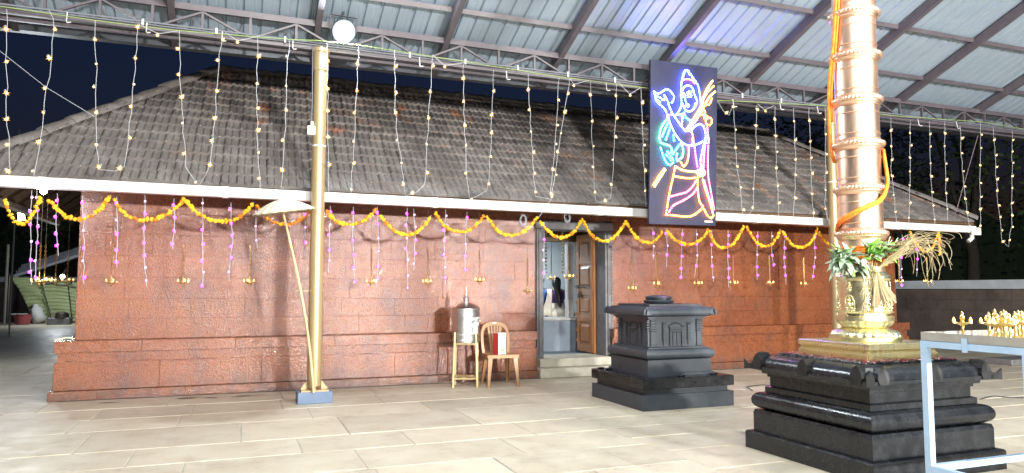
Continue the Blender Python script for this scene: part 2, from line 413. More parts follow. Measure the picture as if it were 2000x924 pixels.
# ================================================================ TEMPLE
TW, TB, TP = 10.32, 10.05, 10.11          # main wall plane, foot of the plinth, plinth body
XL, XR = -1.90, 12.0
temple = thing('temple', 'low red laterite temple hall with dark clay tiled hip roof and white gutter', 'temple', (5.0, 12.0, 0))
DX0, DX1 = 4.36, 5.70                      # outer edges of the stone door frame
wall = MB()
wall.box((XL+.02, TW+.012, 0), (DX0, TW+.42, 2.9)).box((DX1, TW+.012, 0), (XR-.02, TW+.42, 2.9)).box((DX0, TW+.012, 2.42), (DX1, TW+.42, 2.9))
wall.box((XL+.02, TW+.43, 0), (XL+.42, 13.6, 2.9)).box((XR-.42, TW+.43, 0), (XR-.02, 13.6, 2.9)).box((XL+.02, 13.61, 0), (XR-.02, 14.0, 2.9))
wall = wall.build('wall', LAT, temple)
def block(x0, x1, y0, y1, z0, z1, gx, gz, ch=.004):
    x0 += gx; x1 -= gx; z0 += gz; z1 -= gz
    mb = MB(); vs = [(x0,y1,z0),(x1,y1,z0),(x1,y1,z1),(x0,y1,z1),(x0,y0+ch,z0),(x1,y0+ch,z0),(x1,y0+ch,z1),(x0,y0+ch,z1),
          (x0+ch,y0,z0+ch),(x1-ch,y0,z0+ch),(x1-ch,y0,z1-ch),(x0+ch,y0,z1-ch)]
    return mb.add(vs, [(0,1,5,4),(1,2,6,5),(2,3,7,6),(3,0,4,7),(4,5,9,8),(5,6,10,9),(6,7,11,10),(7,4,8,11),(8,9,10,11)])
rnd = random.Random(21)
zs = [.715,.97,1.222,1.50,1.78,2.06,2.34,2.62]
for i, (a, b) in enumerate(zip(zs, zs[1:])):
    for (s0, s1) in ((XL, DX0), (DX1, XR)):
        x = s0; off = rnd.uniform(.3,.6); L = off
        while x < s1-.001:
            x2 = x+L
            if s1-x2 < .25: x2 = s1
            if b > 2.42 and False: pass
            d = rnd.uniform(0,.0012)
            block(x, x2, TW-.006-d, TW+.02, a, b, .0006, .0026 if i in (1,2) else .0007, .0018).build('laterite_block', LAT, wall)
            x = x2; L = rnd.uniform(.52,.78)
x = DX0
for x2 in (4.9, 5.3, DX1): block(x, x2, TW-.006, TW+.02, 2.44, 2.62, .0015, .0015, .003).build('laterite_block', LAT, wall); x = x2
pl = MB()
for s0, s1 in ((XL-.17, DX0-.07), (DX1-.08, XR+.06)):
    pl.box((s0+.03, TB+.08, 0), (s1-.03, TW+.012, .70))
pl = pl.build('plinth', LAT, temple)
for (z0, z1, y0, ex, Ls) in ((0, .115, TB, .04, 1.3), (.115, .455, TP, 0, 1.5), (.455, .572, TP+.035, -.03, .8), (.572, .715, TP-.015, .005, 1.2)):
    for s0, s1 in ((XL-.17-ex, DX0-.07), (DX1-.08, XR+.06+ex)):
        x = s0; L = rnd.uniform(.4,.9)*Ls
        while x < s1-.001:
            x2 = x+L
            if s1-x2 < .35: x2 = s1
            block(x, x2, y0-rnd.uniform(0,.004), TW+.015 if z0 > .5 else TB+.12, z0+.001, z1, .0007, .001, .0035).build('plinth_block', LAT, pl)
            x = x2; L = rnd.uniform(.7,1.3)*Ls
# left end returns of the plinth
for (z0, z1, ex) in ((0,.115,.04), (.115,.455,0), (.455,.572,-.03), (.572,.715,.005)):
    MB().box((XL-.17-ex+.002, TB+.13, z0+.002), (XL+.02, 13.9, z1-.002)).build('plinth_return', LAT, pl)
    MB().box((XR-.02, TB+.13, z0+.002), (XR+.06+ex-.002, 13.9, z1-.002)).build('plinth_return', LAT, pl)
# steps and threshold
MB().box((DX0-.06, TB-.06, 0), (DX1-.09, TW+.1, .145), bev=.008).build('step', STEP, temple)
MB().box((DX0+.0, TB+.10, .146), (DX1-.1, TW+.5, .275), bev=.008).build('threshold', STEP, temple)
# granite door frame
fr = thing  # (name kept short)
df = MB().box((DX0, TW-.05, .276), (DX0+.115, TW+.3, 2.30), bev=.006).build('door_frame', GRANITE3, temple)
MB().box((DX1-.13, TW-.05, .276), (DX1, TW+.3, 2.30), bev=.006).build('jamb', GRANITE3, df)
MB().box((DX0-.02, TW-.06, 2.302), (DX1+.02, TW+.3, 2.44), bev=.006).build('lintel', GRANITE3, df)
MB().box((DX0+.03, TW-.075, .30), (DX0+.075, TW-.052, 2.28), bev=.004).build('carved_band', GRANITE3, df)
MB().box((DX1-.095, TW-.075, .30), (DX1-.04, TW-.052, 2.28), bev=.004).build('carved_band', GRANITE3, df)
for k in range(26):
    z = .75+k*.055
    MB().obox((DX1-.015, TW-.055, z), (.013,0,.013), (0,.01,0), (-.013,0,.013)).build('carved_boss', GRANITE3, df)
# open door leaf swung inwards
LX = 5.545
dl = MB().box((LX-.02, TW+.28, .285), (LX+.02, TW+.90, 2.29), bev=.003).build('door_leaf', TEAK, temple)
for y0, y1 in ((TW+.30, TW+.37), (TW+.80, TW+.885)): MB().box((LX-.036, y0, .30), (LX-.021, y1, 2.28), bev=.004).build('stile', TEAK, dl)
for z0, z1 in ((.30,.40),(.80,.90),(1.25,1.36),(1.78,1.86),(2.2,2.28)): MB().box((LX-.034, TW+.371, z0), (LX-.021, TW+.799, z1), bev=.004).build('rail', TEAK, dl)
for z0, z1 in ((.40,.80),(.90,1.25),(1.36,1.78),(1.86,2.2)):
    y0, y1 = TW+.42, TW+.75; a, b = z0+.045, z1-.045; e = .035
    MB().add([(LX-.021,y0,a),(LX-.021,y1,a),(LX-.021,y1,b),(LX-.021,y0,b),(LX-.036,y0+e,a+e),(LX-.036,y1-e,a+e),(LX-.036,y1-e,b-e),(LX-.036,y0+e,b-e)],
             [(0,1,5,4),(1,2,6,5),(2,3,7,6),(3,0,4,7),(4,5,6,7)]).build('door_panel', TEAK, dl)
bt = MB().tube([(LX-.055, TW+.42, 1.40), (LX-.055, TW+.93, 1.40)], .012, 8)
for yy in (.45,.62,.8): bt.box((LX-.065, TW+yy, 1.375), (LX-.036, TW+yy+.03, 1.425))
bt.build('bolt', IRON, dl)
lk = MB().box((LX-.075, TW+.72, 1.20), (LX-.037, TW+.79, 1.29), bev=.008); lk.tube([(LX-.056, TW+.735+.04*t, 1.29+.05*math.sin(math.pi*t)) for t in [k/8 for k in range(9)]], .006, 6)
lk.build('padlock', IRON, dl)
for z in (.45,.62,.9,1.1,1.55,1.75,1.95,2.1): MB().box((LX-.042, TW+.885, z), (LX+.022, TW+.915, z+.05), bev=.006).build('door_stud', TEAK, dl)
# room behind the door
PALE = M('pale_blue_wall', (.62, .70, .74), (.55, .63, .68), rough=.7, scale=2)
INB = M('blue_grey_paint', (.20, .25, .31), (.17, .215, .27), rough=.5, scale=3)
MB().box((3.2, TW+.43, .2), (7.6, 13.58, .262)).build('room_floor', INB, temple)
MB().box((3.2, 13.50, .262), (7.6, 13.60, 2.6)).build('room_back_wall', PALE, temple)
MB().box((3.1, TW+.45, .2), (3.2, 13.6, 2.6)).build('room_side_wall', PALE, temple)
MB().box((7.6, TW+.45, .2), (7.7, 13.6, 2.6)).build('room_side_wall', PALE, temple)
MB().box((3.1, TW+.43, 2.60), (7.7, 13.6, 2.66)).build('room_ceiling', WOOD, temple)
pf = MB().box((3.21, 11.5, .263), (7.59, 13.49, .80)).build('platform', INB, temple)
MB().box((3.21, 11.47, .801), (7.59, 13.49, .845), bev=.006).build('platform_slab', M('cement', (.42,.43,.42), (.34,.35,.34), rough=.7), pf)
MB().box((5.50, 11.55, .846), (5.62, 11.67, 2.35), bev=.008).build('pillar', M('pillar_paint', (.55,.55,.56), (.46,.46,.47), rough=.6), temple)
MB().box((3.21, 11.50, 2.20), (7.59, 11.72, 2.42)).build('beam', WOOD, temple)

# ---------------------------------------------------------------- roof
EY, EZ, RY = 9.27, 2.60, 11.85
RXL, RXR = -.37, 10.25
EXL, EXR = RXL-(RY-EY), RXR+(RY-EY)
def rz(x): return lerp(4.74, 4.60, (x-RXL)/(RXR-RXL))
BY = 2*RY-EY
def roof_pt(x, t, lift=0): # front slope
    zr = rz(min(max(x, RXL), RXR))-.0
    n = Vector((0, -(zr-EZ), RY-EY)).normalized()
    return Vector((x, lerp(EY, RY, t), lerp(EZ, zr, t)))+n*lift
roof = MB()
c = [Vector((EXL,EY,EZ)), Vector((EXR,EY,EZ)), Vector((EXR,BY,EZ)), Vector((EXL,BY,EZ)), Vector((RXL,RY,rz(RXL))), Vector((RXR,RY,rz(RXR)))]
d = Vector((0,0,-.055))
vs = [v+Vector((0,0,-.012)) for v in c]+[v+d for v in c]
roof.add(vs, [(0,1,5,4),(2,3,4,5),(1,2,5),(3,0,4),(6,10,11,7),(8,11,10,9),(7,11,8),(9,10,6),(0,6,7,1),(1,7,8,2),(2,8,9,3),(3,9,6,0)])
roof = roof.build('roof', WOOD, temple)
ROWS = 14; TWD = .178
prof = [(0,.004),(.10,.026),(.2,.028),(.30,.006),(.48,.002),(.56,.017),(.66,.017),(.75,.002),(.95,.002),(1,.004)]
rnd = random.Random(5)
def tile_mb(mb, P, u0, w, t0, t1):
    """P(u, t, lift) -> point on slope; one interlocking tile with two rolls and a proud front edge"""
    j = rnd.uniform(-.006,.006); sk = rnd.uniform(-.006,.006); lf = rnd.uniform(0,.006); t1 = t1+(t1-t0)*.12
    A = []; B = []; Cc = []
    for (a, h) in prof:
        u = u0+a*w
        A.append(P(u+j, t0, .034+h+lf)); B.append(P(u+j+sk, t1, .004+h)); Cc.append(P(u+j, t0, .002))
    n = len(prof); vs = A+B+Cc
    fs = [(i,i+1,n+i+1,n+i) for i in range(n-1)]+[(2*n+i,2*n+i+1,i+1,i) for i in range(n-1)]
    fs += [(0,n,2*n),(n-1,3*n-1,2*n-1)]
    return mb.add(vs, fs)
front = []
for r_ in range(ROWS):
    t0, t1 = r_/ROWS, (r_+1)/ROWS
    xa, xb = lerp(EXL, RXL, t0), lerp(EXR, RXR, t0)
    u = xa+.02; nt = int((xb-xa-.04)/TWD); w = (xb-xa-.04)/nt
    for k in range(nt):
        u0 = u+k*w; p = proj(roof_pt(u0+w/2, (t0+t1)/2)); vis = -20 < p[0] < 2020 and p[1] > -20
        front.append(((0 if vis else 100)+p[2]+.25*r_, u0, w, t0, t1))
front.sort()
for (k, u0, w, t0, t1) in front[:290]: tile_mb(MB(), roof_pt, u0, w, t0, t1).build('roof_tile', TILE, roof)
mb = MB()
for (k, u0, w, t0, t1) in front[290:]: tile_mb(mb, roof_pt, u0, w, t0, t1)
def back_pt(u, t, l):
    p = roof_pt(u, t, l); return Vector((p.x, 2*RY-p.y, p.z))
def left_pt(u, t, l):
    zr = rz(RXL); n = Vector((-(zr-EZ), 0, RY-EY)).normalized(); return Vector((lerp(EXL, RXL, t), u, lerp(EZ, zr, t)))+n*l
def right_pt(u, t, l):
    zr = rz(RXR); n = Vector((zr-EZ, 0, RY-EY)).normalized(); return Vector((lerp(EXR, RXR, t), u, lerp(EZ, zr, t)))+n*l
for r_ in range(ROWS):
    t0, t1 = r_/ROWS, (r_+1)/ROWS
    ya, yb = lerp(EY, RY, t0), lerp(BY, RY, t0); nt = max(1, int((yb-ya)/TWD)); w = (yb-ya)/nt
    for k in range(nt):
        tile_mb(mb, left_pt, ya+k*w, w, t0, t1); tile_mb(mb, right_pt, ya+k*w, w, t0, t1)
    xa, xb = lerp(EXL, RXL, t0), lerp(EXR, RXR, t0); nt = int((xb-xa)/TWD); w = (xb-xa)/nt
    for k in range(nt): tile_mb(mb, back_pt, xa+k*w, w, t0, t1)
mb.build('roof_tiles', TILE, roof, stuff=True)
def cap_run(p, q, L, name='ridge_tile'):
    p, q = Vector(p), Vector(q); D = (q-p); n = max(1, round(D.length/L)); d = D.normalized()
    side = d.cross(Vector((0,0,1))).normalized(); up = side.cross(d)
    for i in range(n):
        a = p+D*(i/n); b = p+D*((i+1.12)/n); wob = side*rnd.uniform(-.012,.012)+up*rnd.uniform(-.006,.012)
        vs = []; K = 7
        for c_, r, e in ((a, .125, .0), (a+D*(.12/n), .128, .004), (b, .105, .0)):
            for j in range(K):
                an = math.pi*j/(K-1); vs.append(c_+wob+side*math.cos(an)*r+up*(math.sin(an)*r*.72+.015+e))
        fs = [(s*K+j, s*K+j+1, (s+1)*K+j+1, (s+1)*K+j) for s in range(2) for j in range(K-1)]+[tuple(range(K)), tuple(range(2*K, 3*K))]
        MB().add(vs, fs).build(name, TILE, roof, smooth=40)
RL, RR = Vector((RXL,RY,rz(RXL)+.02)), Vector((RXR,RY,rz(RXR)+.02))
cap_run((EXL-.02,EY-.02,EZ+.02), RL, .4); cap_run((EXR+.02,EY-.02,EZ+.02), RR, .4); cap_run(RL, RR, .42)
cap_run((EXL-.02,BY+.02,EZ+.02), RL, .4); cap_run((EXR+.02,BY+.02,EZ+.02), RR, .4)
# rafters under the eaves
k = 0; x = EXL+.25
while x < EXR-.1:
    t = .5; zt = 0
    p = roof_pt(x, .01, -.10)
    q = roof_pt(x, .42, -.10) if RXL-1.0 < x < RXR+1.0 else roof_pt(x, max(.03, min(.42, ((x-EXL) if x < 5 else (EXR-x))/(RXL-EXL)*.95)), -.10)
    MB().bar(p, q, .05, .09).build('rafter', WOOD, roof); x += .55
y = EY+.4
while y < BY:
    t = max(.05, min(.42, min(y-EY, BY-y)/(RY-EY)*.95))
    MB().bar(left_pt(y, .01, -.10), left_pt(y, t, -.10), .05, .09).build('rafter', WOOD, roof)
    MB().bar(right_pt(y, .01, -.10), right_pt(y, t, -.10), .05, .09).build('rafter', WOOD, roof); y += .55
# gutters: open trough section
def gutter(p, q, out, name='gutter'):
    p, q, out = Vector(p), Vector(q), Vector(out)
    sec = [(0,.118),(0,0),(.02,-.004),(.10,-.004),(.12,0),(.12,.118),(.114,.118),(.114,.006),(.006,.006),(.006,.118)]
    vs = [e+out*a+Vector((0,0,b)) for e in (p, q) for a, b in sec]; n = len(sec)
    return MB().add(vs, [(i,(i+1)%n,n+(i+1)%n,n+i) for i in range(n)]+[tuple(range(n)), tuple(range(n,2*n))]).build(name, WHITE, temple)
GZL, GZR = 2.475, 2.395
gx0, gx1 = EXL-.10, EXR-.12
gt = gutter((gx0, EY-.005, GZL), (gx1, EY-.005, GZR), (0,-1,0))
for px in (80, 440, 850, 1172, 1480, 1750):
    x = W(px, 380, EY-.12).x; z = lerp(GZL, GZR, (x-gx0)/(gx1-gx0))
    MB().box((x-.035, EY-.131, z-.010), (x+.035, EY-.126, z+.122)).build('joint_sleeve', WHITE, gt)
    MB().box((x-.035, EY-.13, z-.0105), (x+.035, EY-.02, z-.0048)).build('joint_sleeve', WHITE, gt)
x = gx0+.3
while x < gx1:
    z = lerp(GZL, GZR, (x-gx0)/(gx1-gx0))
    MB().bar((x, EY-.1, z+.1215), (x, EY+.1, z+.13), .02, .005).build('bracket', M('galv', (.5,.5,.5), rough=.4, metal=.8), gt); x += .9
MB().box((gx1-.16, EY-.18, GZR-.05), (gx1+.06, EY-.135, GZR+.09), bev=.01).build('end_outlet', WHITE, gt)
MB().tube([(gx1-.05, EY-.07, GZR), (gx1-.05, EY-.07, GZR-.1), (gx1-.12, EY-.05, GZR-.16)], .04, 10).build('outlet_elbow', WHITE, gt, smooth=40)
gl = gutter((EXL+.005, EY+.02, GZL), (EXL+.005, BY, GZL), (-1,0,0))

# ================================================================ CANOPY
MS = math.tan(R(21.5))
CY0, CZ0 = 8.95, 4.74
def cz(y): return CZ0+MS*(CY0-y)
canopy = thing('steel_canopy', 'tall steel canopy with corrugated metal roof over the courtyard', 'canopy', (5, 8.95, 0))
TX0, TX1 = -4.2, 17.6
tr = MB().bar((TX0, CY0, 4.67), (TX1, CY0, 4.60), .05, .075).build('truss', STEEL, canopy)
MB().bar((TX0, CY0, 4.36), (TX1, CY0, 4.29), .05, .06).build('bottom_chord', STEEL, tr)
MB().bar((TX0, CY0+.14, 4.33), (TX1, CY0+.14, 4.26), .045, .05).build('tie_rail', STEEL, tr)
def tz(x): return lerp(4.67, 4.60, (x-TX0)/(TX1-TX0))
pitch = .531; x0 = .58-pitch*9; k = 0; x = x0
while x < TX1-.6:
    MB().bar((x, CY0, tz(x)-.29), (x, CY0, tz(x)-.035), .028, .035, up=(0,1,0)).build('upright', STEEL, tr)
    a, b = (tz(x)-.29, tz(x+pitch)-.045) if k % 2 == 0 else (tz(x)-.045, tz(x+pitch)-.29)
    MB().bar((x+.01, CY0+.003, a), (x+pitch-.01, CY0+.003, b), .024, .03, up=(0,1,0)).build('diagonal', STEEL, tr)
    x += pitch; k += 1
RIDGE_Y = .5
for x in (-2.5, -.82, .84, 2.5, 4.17, 5.81, 7.5, 9.12, 10.72, 12.68, 14.35, 16.0):
    MB().bar((x, 9.62, cz(9.62)-.075), (x, RIDGE_Y, cz(RIDGE_Y)-.075), .075, .12).build('rafter', STEEL, canopy)
    MB().bar((x, RIDGE_Y, cz(RIDGE_Y)-.075), (x, -8.5, cz(9.5)-.075), .075, .12).build('rafter', STEEL, canopy)
y = 9.45
for y in (9.45, 8.5, 7.6, 6.7, 5.8, 4.9, 4.0, 3.1, 2.2, 1.3):
    MB().bar((TX0, y, cz(y)-.012), (TX1, y, cz(y)-.012), .05, .06, up=(0,-MS,1)).build('purlin', STEEL, canopy)
    MB().bar((TX0, 2*RIDGE_Y-y, cz(y)-.012), (TX1, 2*RIDGE_Y-y, cz(y)-.012), .05, .06, up=(0,-MS,1)).build('purlin', STEEL, canopy)
# corrugated sheets, 1.02 m wide, ribs 0.2 m apart
def sheet_mesh(sgn):
    mb = MB(); pts = []
    for k in range(5):
        u = k*.204
        pts += [(u,0),(u+.085,0),(u+.10,.004),(u+.115,0),(u+.15,0),(u+.163,.028),(u+.191,.028)]
    pts.append((1.025,0))
    ys = [9.66, 7.2, 4.6, 2.4, RIDGE_Y]; n = len(pts); vs = []
    for y in ys:
        for u, h in pts:
            yy = y if sgn > 0 else 2*RIDGE_Y-y
            vs.append((u, yy, cz(y)+.028+h))
    fs = [(s*n+i, s*n+i+1, (s+1)*n+i+1, (s+1)*n+i) for s in range(len(ys)-1) for i in range(n-1)]
    return mb.add(vs, fs).mesh('roof_sheet', SHEET)
sm, sm2 = sheet_mesh(1), sheet_mesh(-1)
for k in range(21):
    for q, s_ in ((sm, 1), (sm2, -1)):
        o = bpy.data.objects.new('roof_sheet', q); col.objects.link(o); o.parent = canopy
        o.location = Vector((TX0+.1+k*1.02, 0, (k % 2)*.0035))-ORG[canopy]
# eave gutter of the canopy, grey
EAVE = M('eave_gutter', (.10,.11,.13), (.075,.08,.095), rough=.45, metal=.3, scale=3)
MB().box((TX0, 9.58, cz(9.66)-.10), (TX1, 9.70, cz(9.66)-.02)).build('eave_gutter', EAVE, canopy)
# conduits with clips along the bottom chord
cd = MB().tube([(TX0, CY0-.045, 4.415), (TX1, CY0-.045, 4.345)], .011, 8).build('conduit', M('conduit_grey', (.17,.18,.21), rough=.45), canopy)
MB().tube([(TX0, CY0-.05, 4.385), (TX1, CY0-.05, 4.315)], .008, 8).build('conduit', MATS['conduit_grey'], canopy)
for px in (280, 424, 558, 801, 909, 1011, 1108, 1199, 1445, 1520):
    p = W(px, 20+.118*px*0, CY0-.05); zc = lerp(4.40, 4.33, (p.x-TX0)/(TX1-TX0))
    MB().box((p.x-.012, CY0-.068, zc-.035), (p.x+.012, CY0-.056, zc+.04), bev=.003).build('clip', WHITE, canopy)
for px, py in ((130,35),(286,55),(434,72),(572,88),(820,122),(990,148),(1185,170),(1433,202),(1525,208),(1598,215),(1795,240),(1870,245)):
    p = W(px, py, CY0-.10)
    MB().tube([p+Vector((0,.02,.07)), p+Vector((0,0,-.04)), p+Vector((.008,-.01,-.055)), p+Vector((.045,-.02,-.05))], .006, 6).build('hook', WHITE, canopy)
# columns
def column(x, base):
    lathe = [(.083,.19),(.083,4.33)]
    c = MB().lathe(lathe, 28, (x, CY0, 0)).build('column', POLE, canopy, smooth=40)
    MB().lathe([(.087,4.05),(.095,4.06),(.095,4.28),(.11,4.29),(.11,4.335)], 28, (x, CY0, 0)).build('column_head', POLE, c, smooth=30)
    MB().box((x-.2, CY0-.17, 0), (x+.2, CY0+.17, .135), bev=.006).build('base_block', BLUE, c)
    MB().box((x-.16, CY0-.14, .1355), (x+.16, CY0+.14, .15)).build('base_plate', POLE, c)
    for dx, dy in ((1,0),(-1,0),(0,1),(0,-1)):
        D = Vector((dx,dy,0)); P0 = Vector((x,CY0,.151)); n = Vector((-dy,dx,0))*.005
        MB().prism([P0+D*.084-n, P0+D*.155-n, P0+D*.155+Vector((0,0,.012))-n, P0+D*.084+Vector((0,0,.10))-n], n*2).build('gusset', POLE, c)
    for z in (1.1, 2.0, 3.1):
        MB().lathe([(.0845,z),(.0845,z+.02)], 28, (x, CY0, 0)).build('strap', WHITE if z == 3.1 else POLE, c)
    return c
column(.88, True); column(9.10, True)
COLY = CY0; CY0 = -7.95
for x in (-3.2, 5.0, 9.4): column(x, True)
MB().bar((TX0, CY0, 4.67), (TX1, CY0, 4.60), .05, .075).build('rear_beam', STEEL, canopy)
CY0 = COLY
# ================================================================ FLOODLIGHTS (fixtures hung from the canopy, left rear one added as fill)
HOUSING = M('lamp_housing', (.05,.05,.055), rough=.5, metal=.4)
def floodlight(label, loc, target, w, h, energy, colr, hang, rnd_=False):
    t = thing('floodlight', label, 'floodlight', loc, 'floodlights of the canopy')
    loc = Vector(loc); d = (Vector(target)-loc).normalized(); s = d.cross(Vector((0,0,1))).normalized(); u = s.cross(d)
    if rnd_:
        ci = lambda r, o: [loc+d*o+(s*math.cos(2*math.pi*j/32)+u*math.sin(2*math.pi*j/32))*r for j in range(32)]
        MB().add(ci(w/2+.015,-.002)+ci(w/2+.015,-.05)+ci(w/2-.06,-.11), [(k*32+j, k*32+(j+1)%32, (k+1)*32+(j+1)%32, (k+1)*32+j) for k in range(2) for j in range(32)]+[tuple(range(64,96))]).build('housing', HOUSING, t, smooth=30)
        MB().add(ci(w/2,.0)+ci(w/2-.02,.018)+ci(w*.34,.026), [(k*32+j, k*32+(j+1)%32, (k+1)*32+(j+1)%32, (k+1)*32+j) for k in range(2) for j in range(32)]).build('lens_rim', GLOWR, t, smooth=True)
        MB().add(ci(w*.338,.026)+ci(w*.2,.036), [(j, (j+1)%32, 32+(j+1)%32, 32+j) for j in range(32)]+[tuple(range(32,64))]).build('lens', GLOWW, t, smooth=True)
    else:
        MB().obox(loc-d*.045, s*(w/2+.02), u*(h/2+.02), d*.04).build('housing', HOUSING, t)
        MB().obox(loc-d*.001, s*(w/2), u*(h/2), d*.0035).build('lens', GLOWW, t)
    fin = MB()
    for k in range(7): fin.obox(loc-d*.1+s*((k-3)*w/7), s*.004, u*(h/2), d*.015)
    fin.build('cooling_fins', HOUSING, t)
    br = MB()
    for e in (-1, 1): br.bar(loc-d*.045+s*e*(w/2+.03), loc-d*.045+s*e*(w/2+.03)+Vector((0,0,h/2+.06)), .02, .006)
    br.bar(loc-d*.045-s*(w/2+.035)+Vector((0,0,h/2+.06)), loc-d*.045+s*(w/2+.035)+Vector((0,0,h/2+.06)), .03, .006)
    br.bar(loc-d*.045+Vector((0,0,h/2+.06)), loc-d*.045+Vector((0,0,h/2+.06+hang)), .02, .02)
    br.build('bracket', HOUSING, t)
    L = bpy.data.lights.new('flood_lamp', 'AREA'); L.shape = 'RECTANGLE'; L.size = w; L.size_y = h; L.energy = energy*FLOOD; L.color = colr
    lo = bpy.data.objects.new('flood_lamp', L); col.objects.link(lo); lo.parent = t; lo.location = d*(.045 if rnd_ else .012)
    lo.rotation_euler = d.to_track_quat('-Z', 'Y').to_euler()
    return t
CW = (1, .965, .91)
floodlight('dazzling white floodlight on the truss beside the left column', W(672, 62, 8.80), (1.6, 2, 1.2), .26, .26, 200, (.84,.93,1), .1, True)
floodlight('floodlight clamped to the middle rear column facing the temple', (5.0, -7.75, 2.75), (4.0, 10, 2.4), .6, .4, 2900, CW, .1)
floodlight('floodlight clamped to the right rear column facing the temple', (9.4, -7.75, 2.75), (7.5, 10, 2.2), .6, .4, 1900, CW, .1)
floodlight('added fill floodlight on the left rear column facing the temple', (-3.2, -7.75, 2.75), (-.5, 10, 2.4), .6, .4, 600, CW, .1)  # unseen lamp added to brighten the left roof and wall
floodlight('floodlight hung from a canopy rafter above the courtyard', (.9, .6, 7.2), (1.0, 5.0, 0), .5, .4, 640, CW, .5)
floodlight('floodlight hung from a canopy rafter above the flagstaff side', (7.4, .4, 7.2), (6.4, 5.5, 0), .5, .4, 300, CW, .5)

# small eave lamp, tube lights, yard lamp on the far side
t = thing('eave_lamp', 'small bright white bulb under the gutter at the left end', 'lamp', W(85, 372, 9.55), )
p = ORG[t]; MB().lathe([(.012,.05),(.018,.03),(.034,0),(.03,-.03),(.012,-.045)], 14, p).build('bulb', GLOWW, t, smooth=True)
MB().lathe([(.02,.05),(.022,.10)], 12, p).build('holder', WHITE, t)
def bulb_light(t, e, off=(0,0,0), soft=.05):
    l_ = bpy.data.lights.new('bulb_light', 'POINT'); l_.energy = e; l_.shadow_soft_size = soft; l_.color = (.9,.96,1); q_ = bpy.data.objects.new('bulb_light', l_); col.objects.link(q_); q_.parent = t; q_.location = off
bulb_light(t, 20, (0,0,-.12))
def tube_light(label, top, bot, r=.02):
    t = thing('tube_light', label, 'tube light', bot)
    top, bot = Vector(top), Vector(bot); MB().tube([bot, top], r, 10).build('tube', TUBEG, t, smooth=40)
    d = (top-bot).normalized()
    MB().tube([bot-d*.03, bot], r*1.2, 10).build('end_cap', WHITE, t); MB().tube([top, top+d*.03], r*1.2, 10).build('end_cap', WHITE, t)
    MB().bar(bot+Vector((0,.05,0)), top+Vector((0,.05,0)), .06, .03).build('batten', WHITE, t)
    return t
a = W(40, 398, 15.0); b = W(42, 428, 15.0)
bulb_light(tube_light('glowing vertical tube light seen below the left gutter behind the garland', a, b, .05), 170, (0,-.15,.2), .15)
a = W(33, 272, 24); b = W(34, 300, 24)
tube_light('glowing vertical tube light on a pole beyond the left roof hip', a, b, .06)
pm = MB().tube([(b.x, 24.1, 0), (b.x, 24.1, a.z+.3)], .025, 8).build('lamp_pole', M('pole_grey', (.2,.2,.2), rough=.6), None)
tag(pm, 'slim grey pole carrying the tube light behind the roof', 'pole')
t = thing('yard_lamp', 'white starlike lamp above the green tarpaulin', 'lamp', W(122, 540, 31.5))
p = ORG[t]; MB().ball(p, .075, sub=2).build('bulb', GLOWW, t, smooth=True)
yl = bpy.data.lights.new('yard_bulb', 'POINT'); yl.energy = 150; yl.shadow_soft_size = .15; yl.color = (.9,.96,1); yo = bpy.data.objects.new('yard_bulb', yl); col.objects.link(yo); yo.parent = t; yo.location = (0, -.35, .0); MB().bar(p+Vector((0,.1,0)), p+Vector((0,.5,.3)), .04).build('arm', IRON, t)
rl = bpy.data.lights.new('room_lamp', 'AREA'); rl.shape = 'RECTANGLE'; rl.size = 1.1; rl.size_y = .05; rl.energy = 60; rl.color = (.86,.94,1)
t = thing('ceiling_tube_light', 'white tube light on the ceiling of the room behind the door', 'tube light', (4.7, 12.6, 2.56))
MB().tube([(4.15,12.6,2.55),(5.25,12.6,2.55)], .016, 10).build('tube', TUBEG, t, smooth=40); MB().box((4.1,12.57,2.568),(5.3,12.63,2.598)).build('batten', WHITE, t)
ro = bpy.data.objects.new('room_lamp', rl); col.objects.link(ro); ro.parent = t; ro.location = (0, 0, -.035)

# ================================================================ FAIRY LIGHT STRANDS
FY = 8.78
def bulb_mesh(name, m, r):
    mb = MB().lathe([(r*.25,-r*1.1),(r*.85,-r*.5),(r,0),(r*.7,r*.6),(r*.3,r*.95)], 8, mi=0)
    mb.lathe([(r*.35,r*.9),(r*.4,r*1.7)], 6, mi=1)
    return mb.mesh(name, [m, WIRE], smooth=True)
RAYS = M('bulb_ray_glow', (.5,.25,.06), emit=(1,.42,.07), estr=.85, sample=False)  # emissive petals imitate the orange rays of glare around each bulb
def star_bulb(r):
    mb = MB().ball((0,0,0), r*.5, sub=1)
    for k in range(6):
        a = k*math.pi/3; d = Vector((math.cos(a), 0, math.sin(a))); s_ = Vector((-math.sin(a), 0, math.cos(a)))
        mb.add([d*r*.3+s_*r*.26, d*r*.3-s_*r*.26, d*r*1.15+Vector((0,-r*.2,0)), d*r*.3+Vector((0,r*.3,0))], [(0,1,2),(0,2,3),(1,3,2),(0,3,1)], 1)
    mb.lathe([(r*.3,r*.45),(r*.3,r*1.2)], 6, mi=2)
    return mb.mesh('bulb', [WARM, RAYS, WIRE])
BUL = [star_bulb(.032), star_bulb(.025), bulb_mesh('bulb', WARM2, .015)]
BULV = [bulb_mesh('bulb', VIOLET, .0165), bulb_mesh('bulb', VIOLET2, .0135)]
def wob(pts, rnd, amp, step=.12):
    out = []
    for a, b in zip(pts, pts[1:]):
        a, b = Vector(a), Vector(b); n = max(1, int((b-a).length/step))
        for k in range(n):
            out.append(a.lerp(b, k/n)+(Vector((rnd.uniform(-amp,amp), rnd.uniform(-amp,amp)*.6, rnd.uniform(-amp,amp)*.3)) if (k or out) else Vector()))
    out.append(Vector(pts[-1])); return out
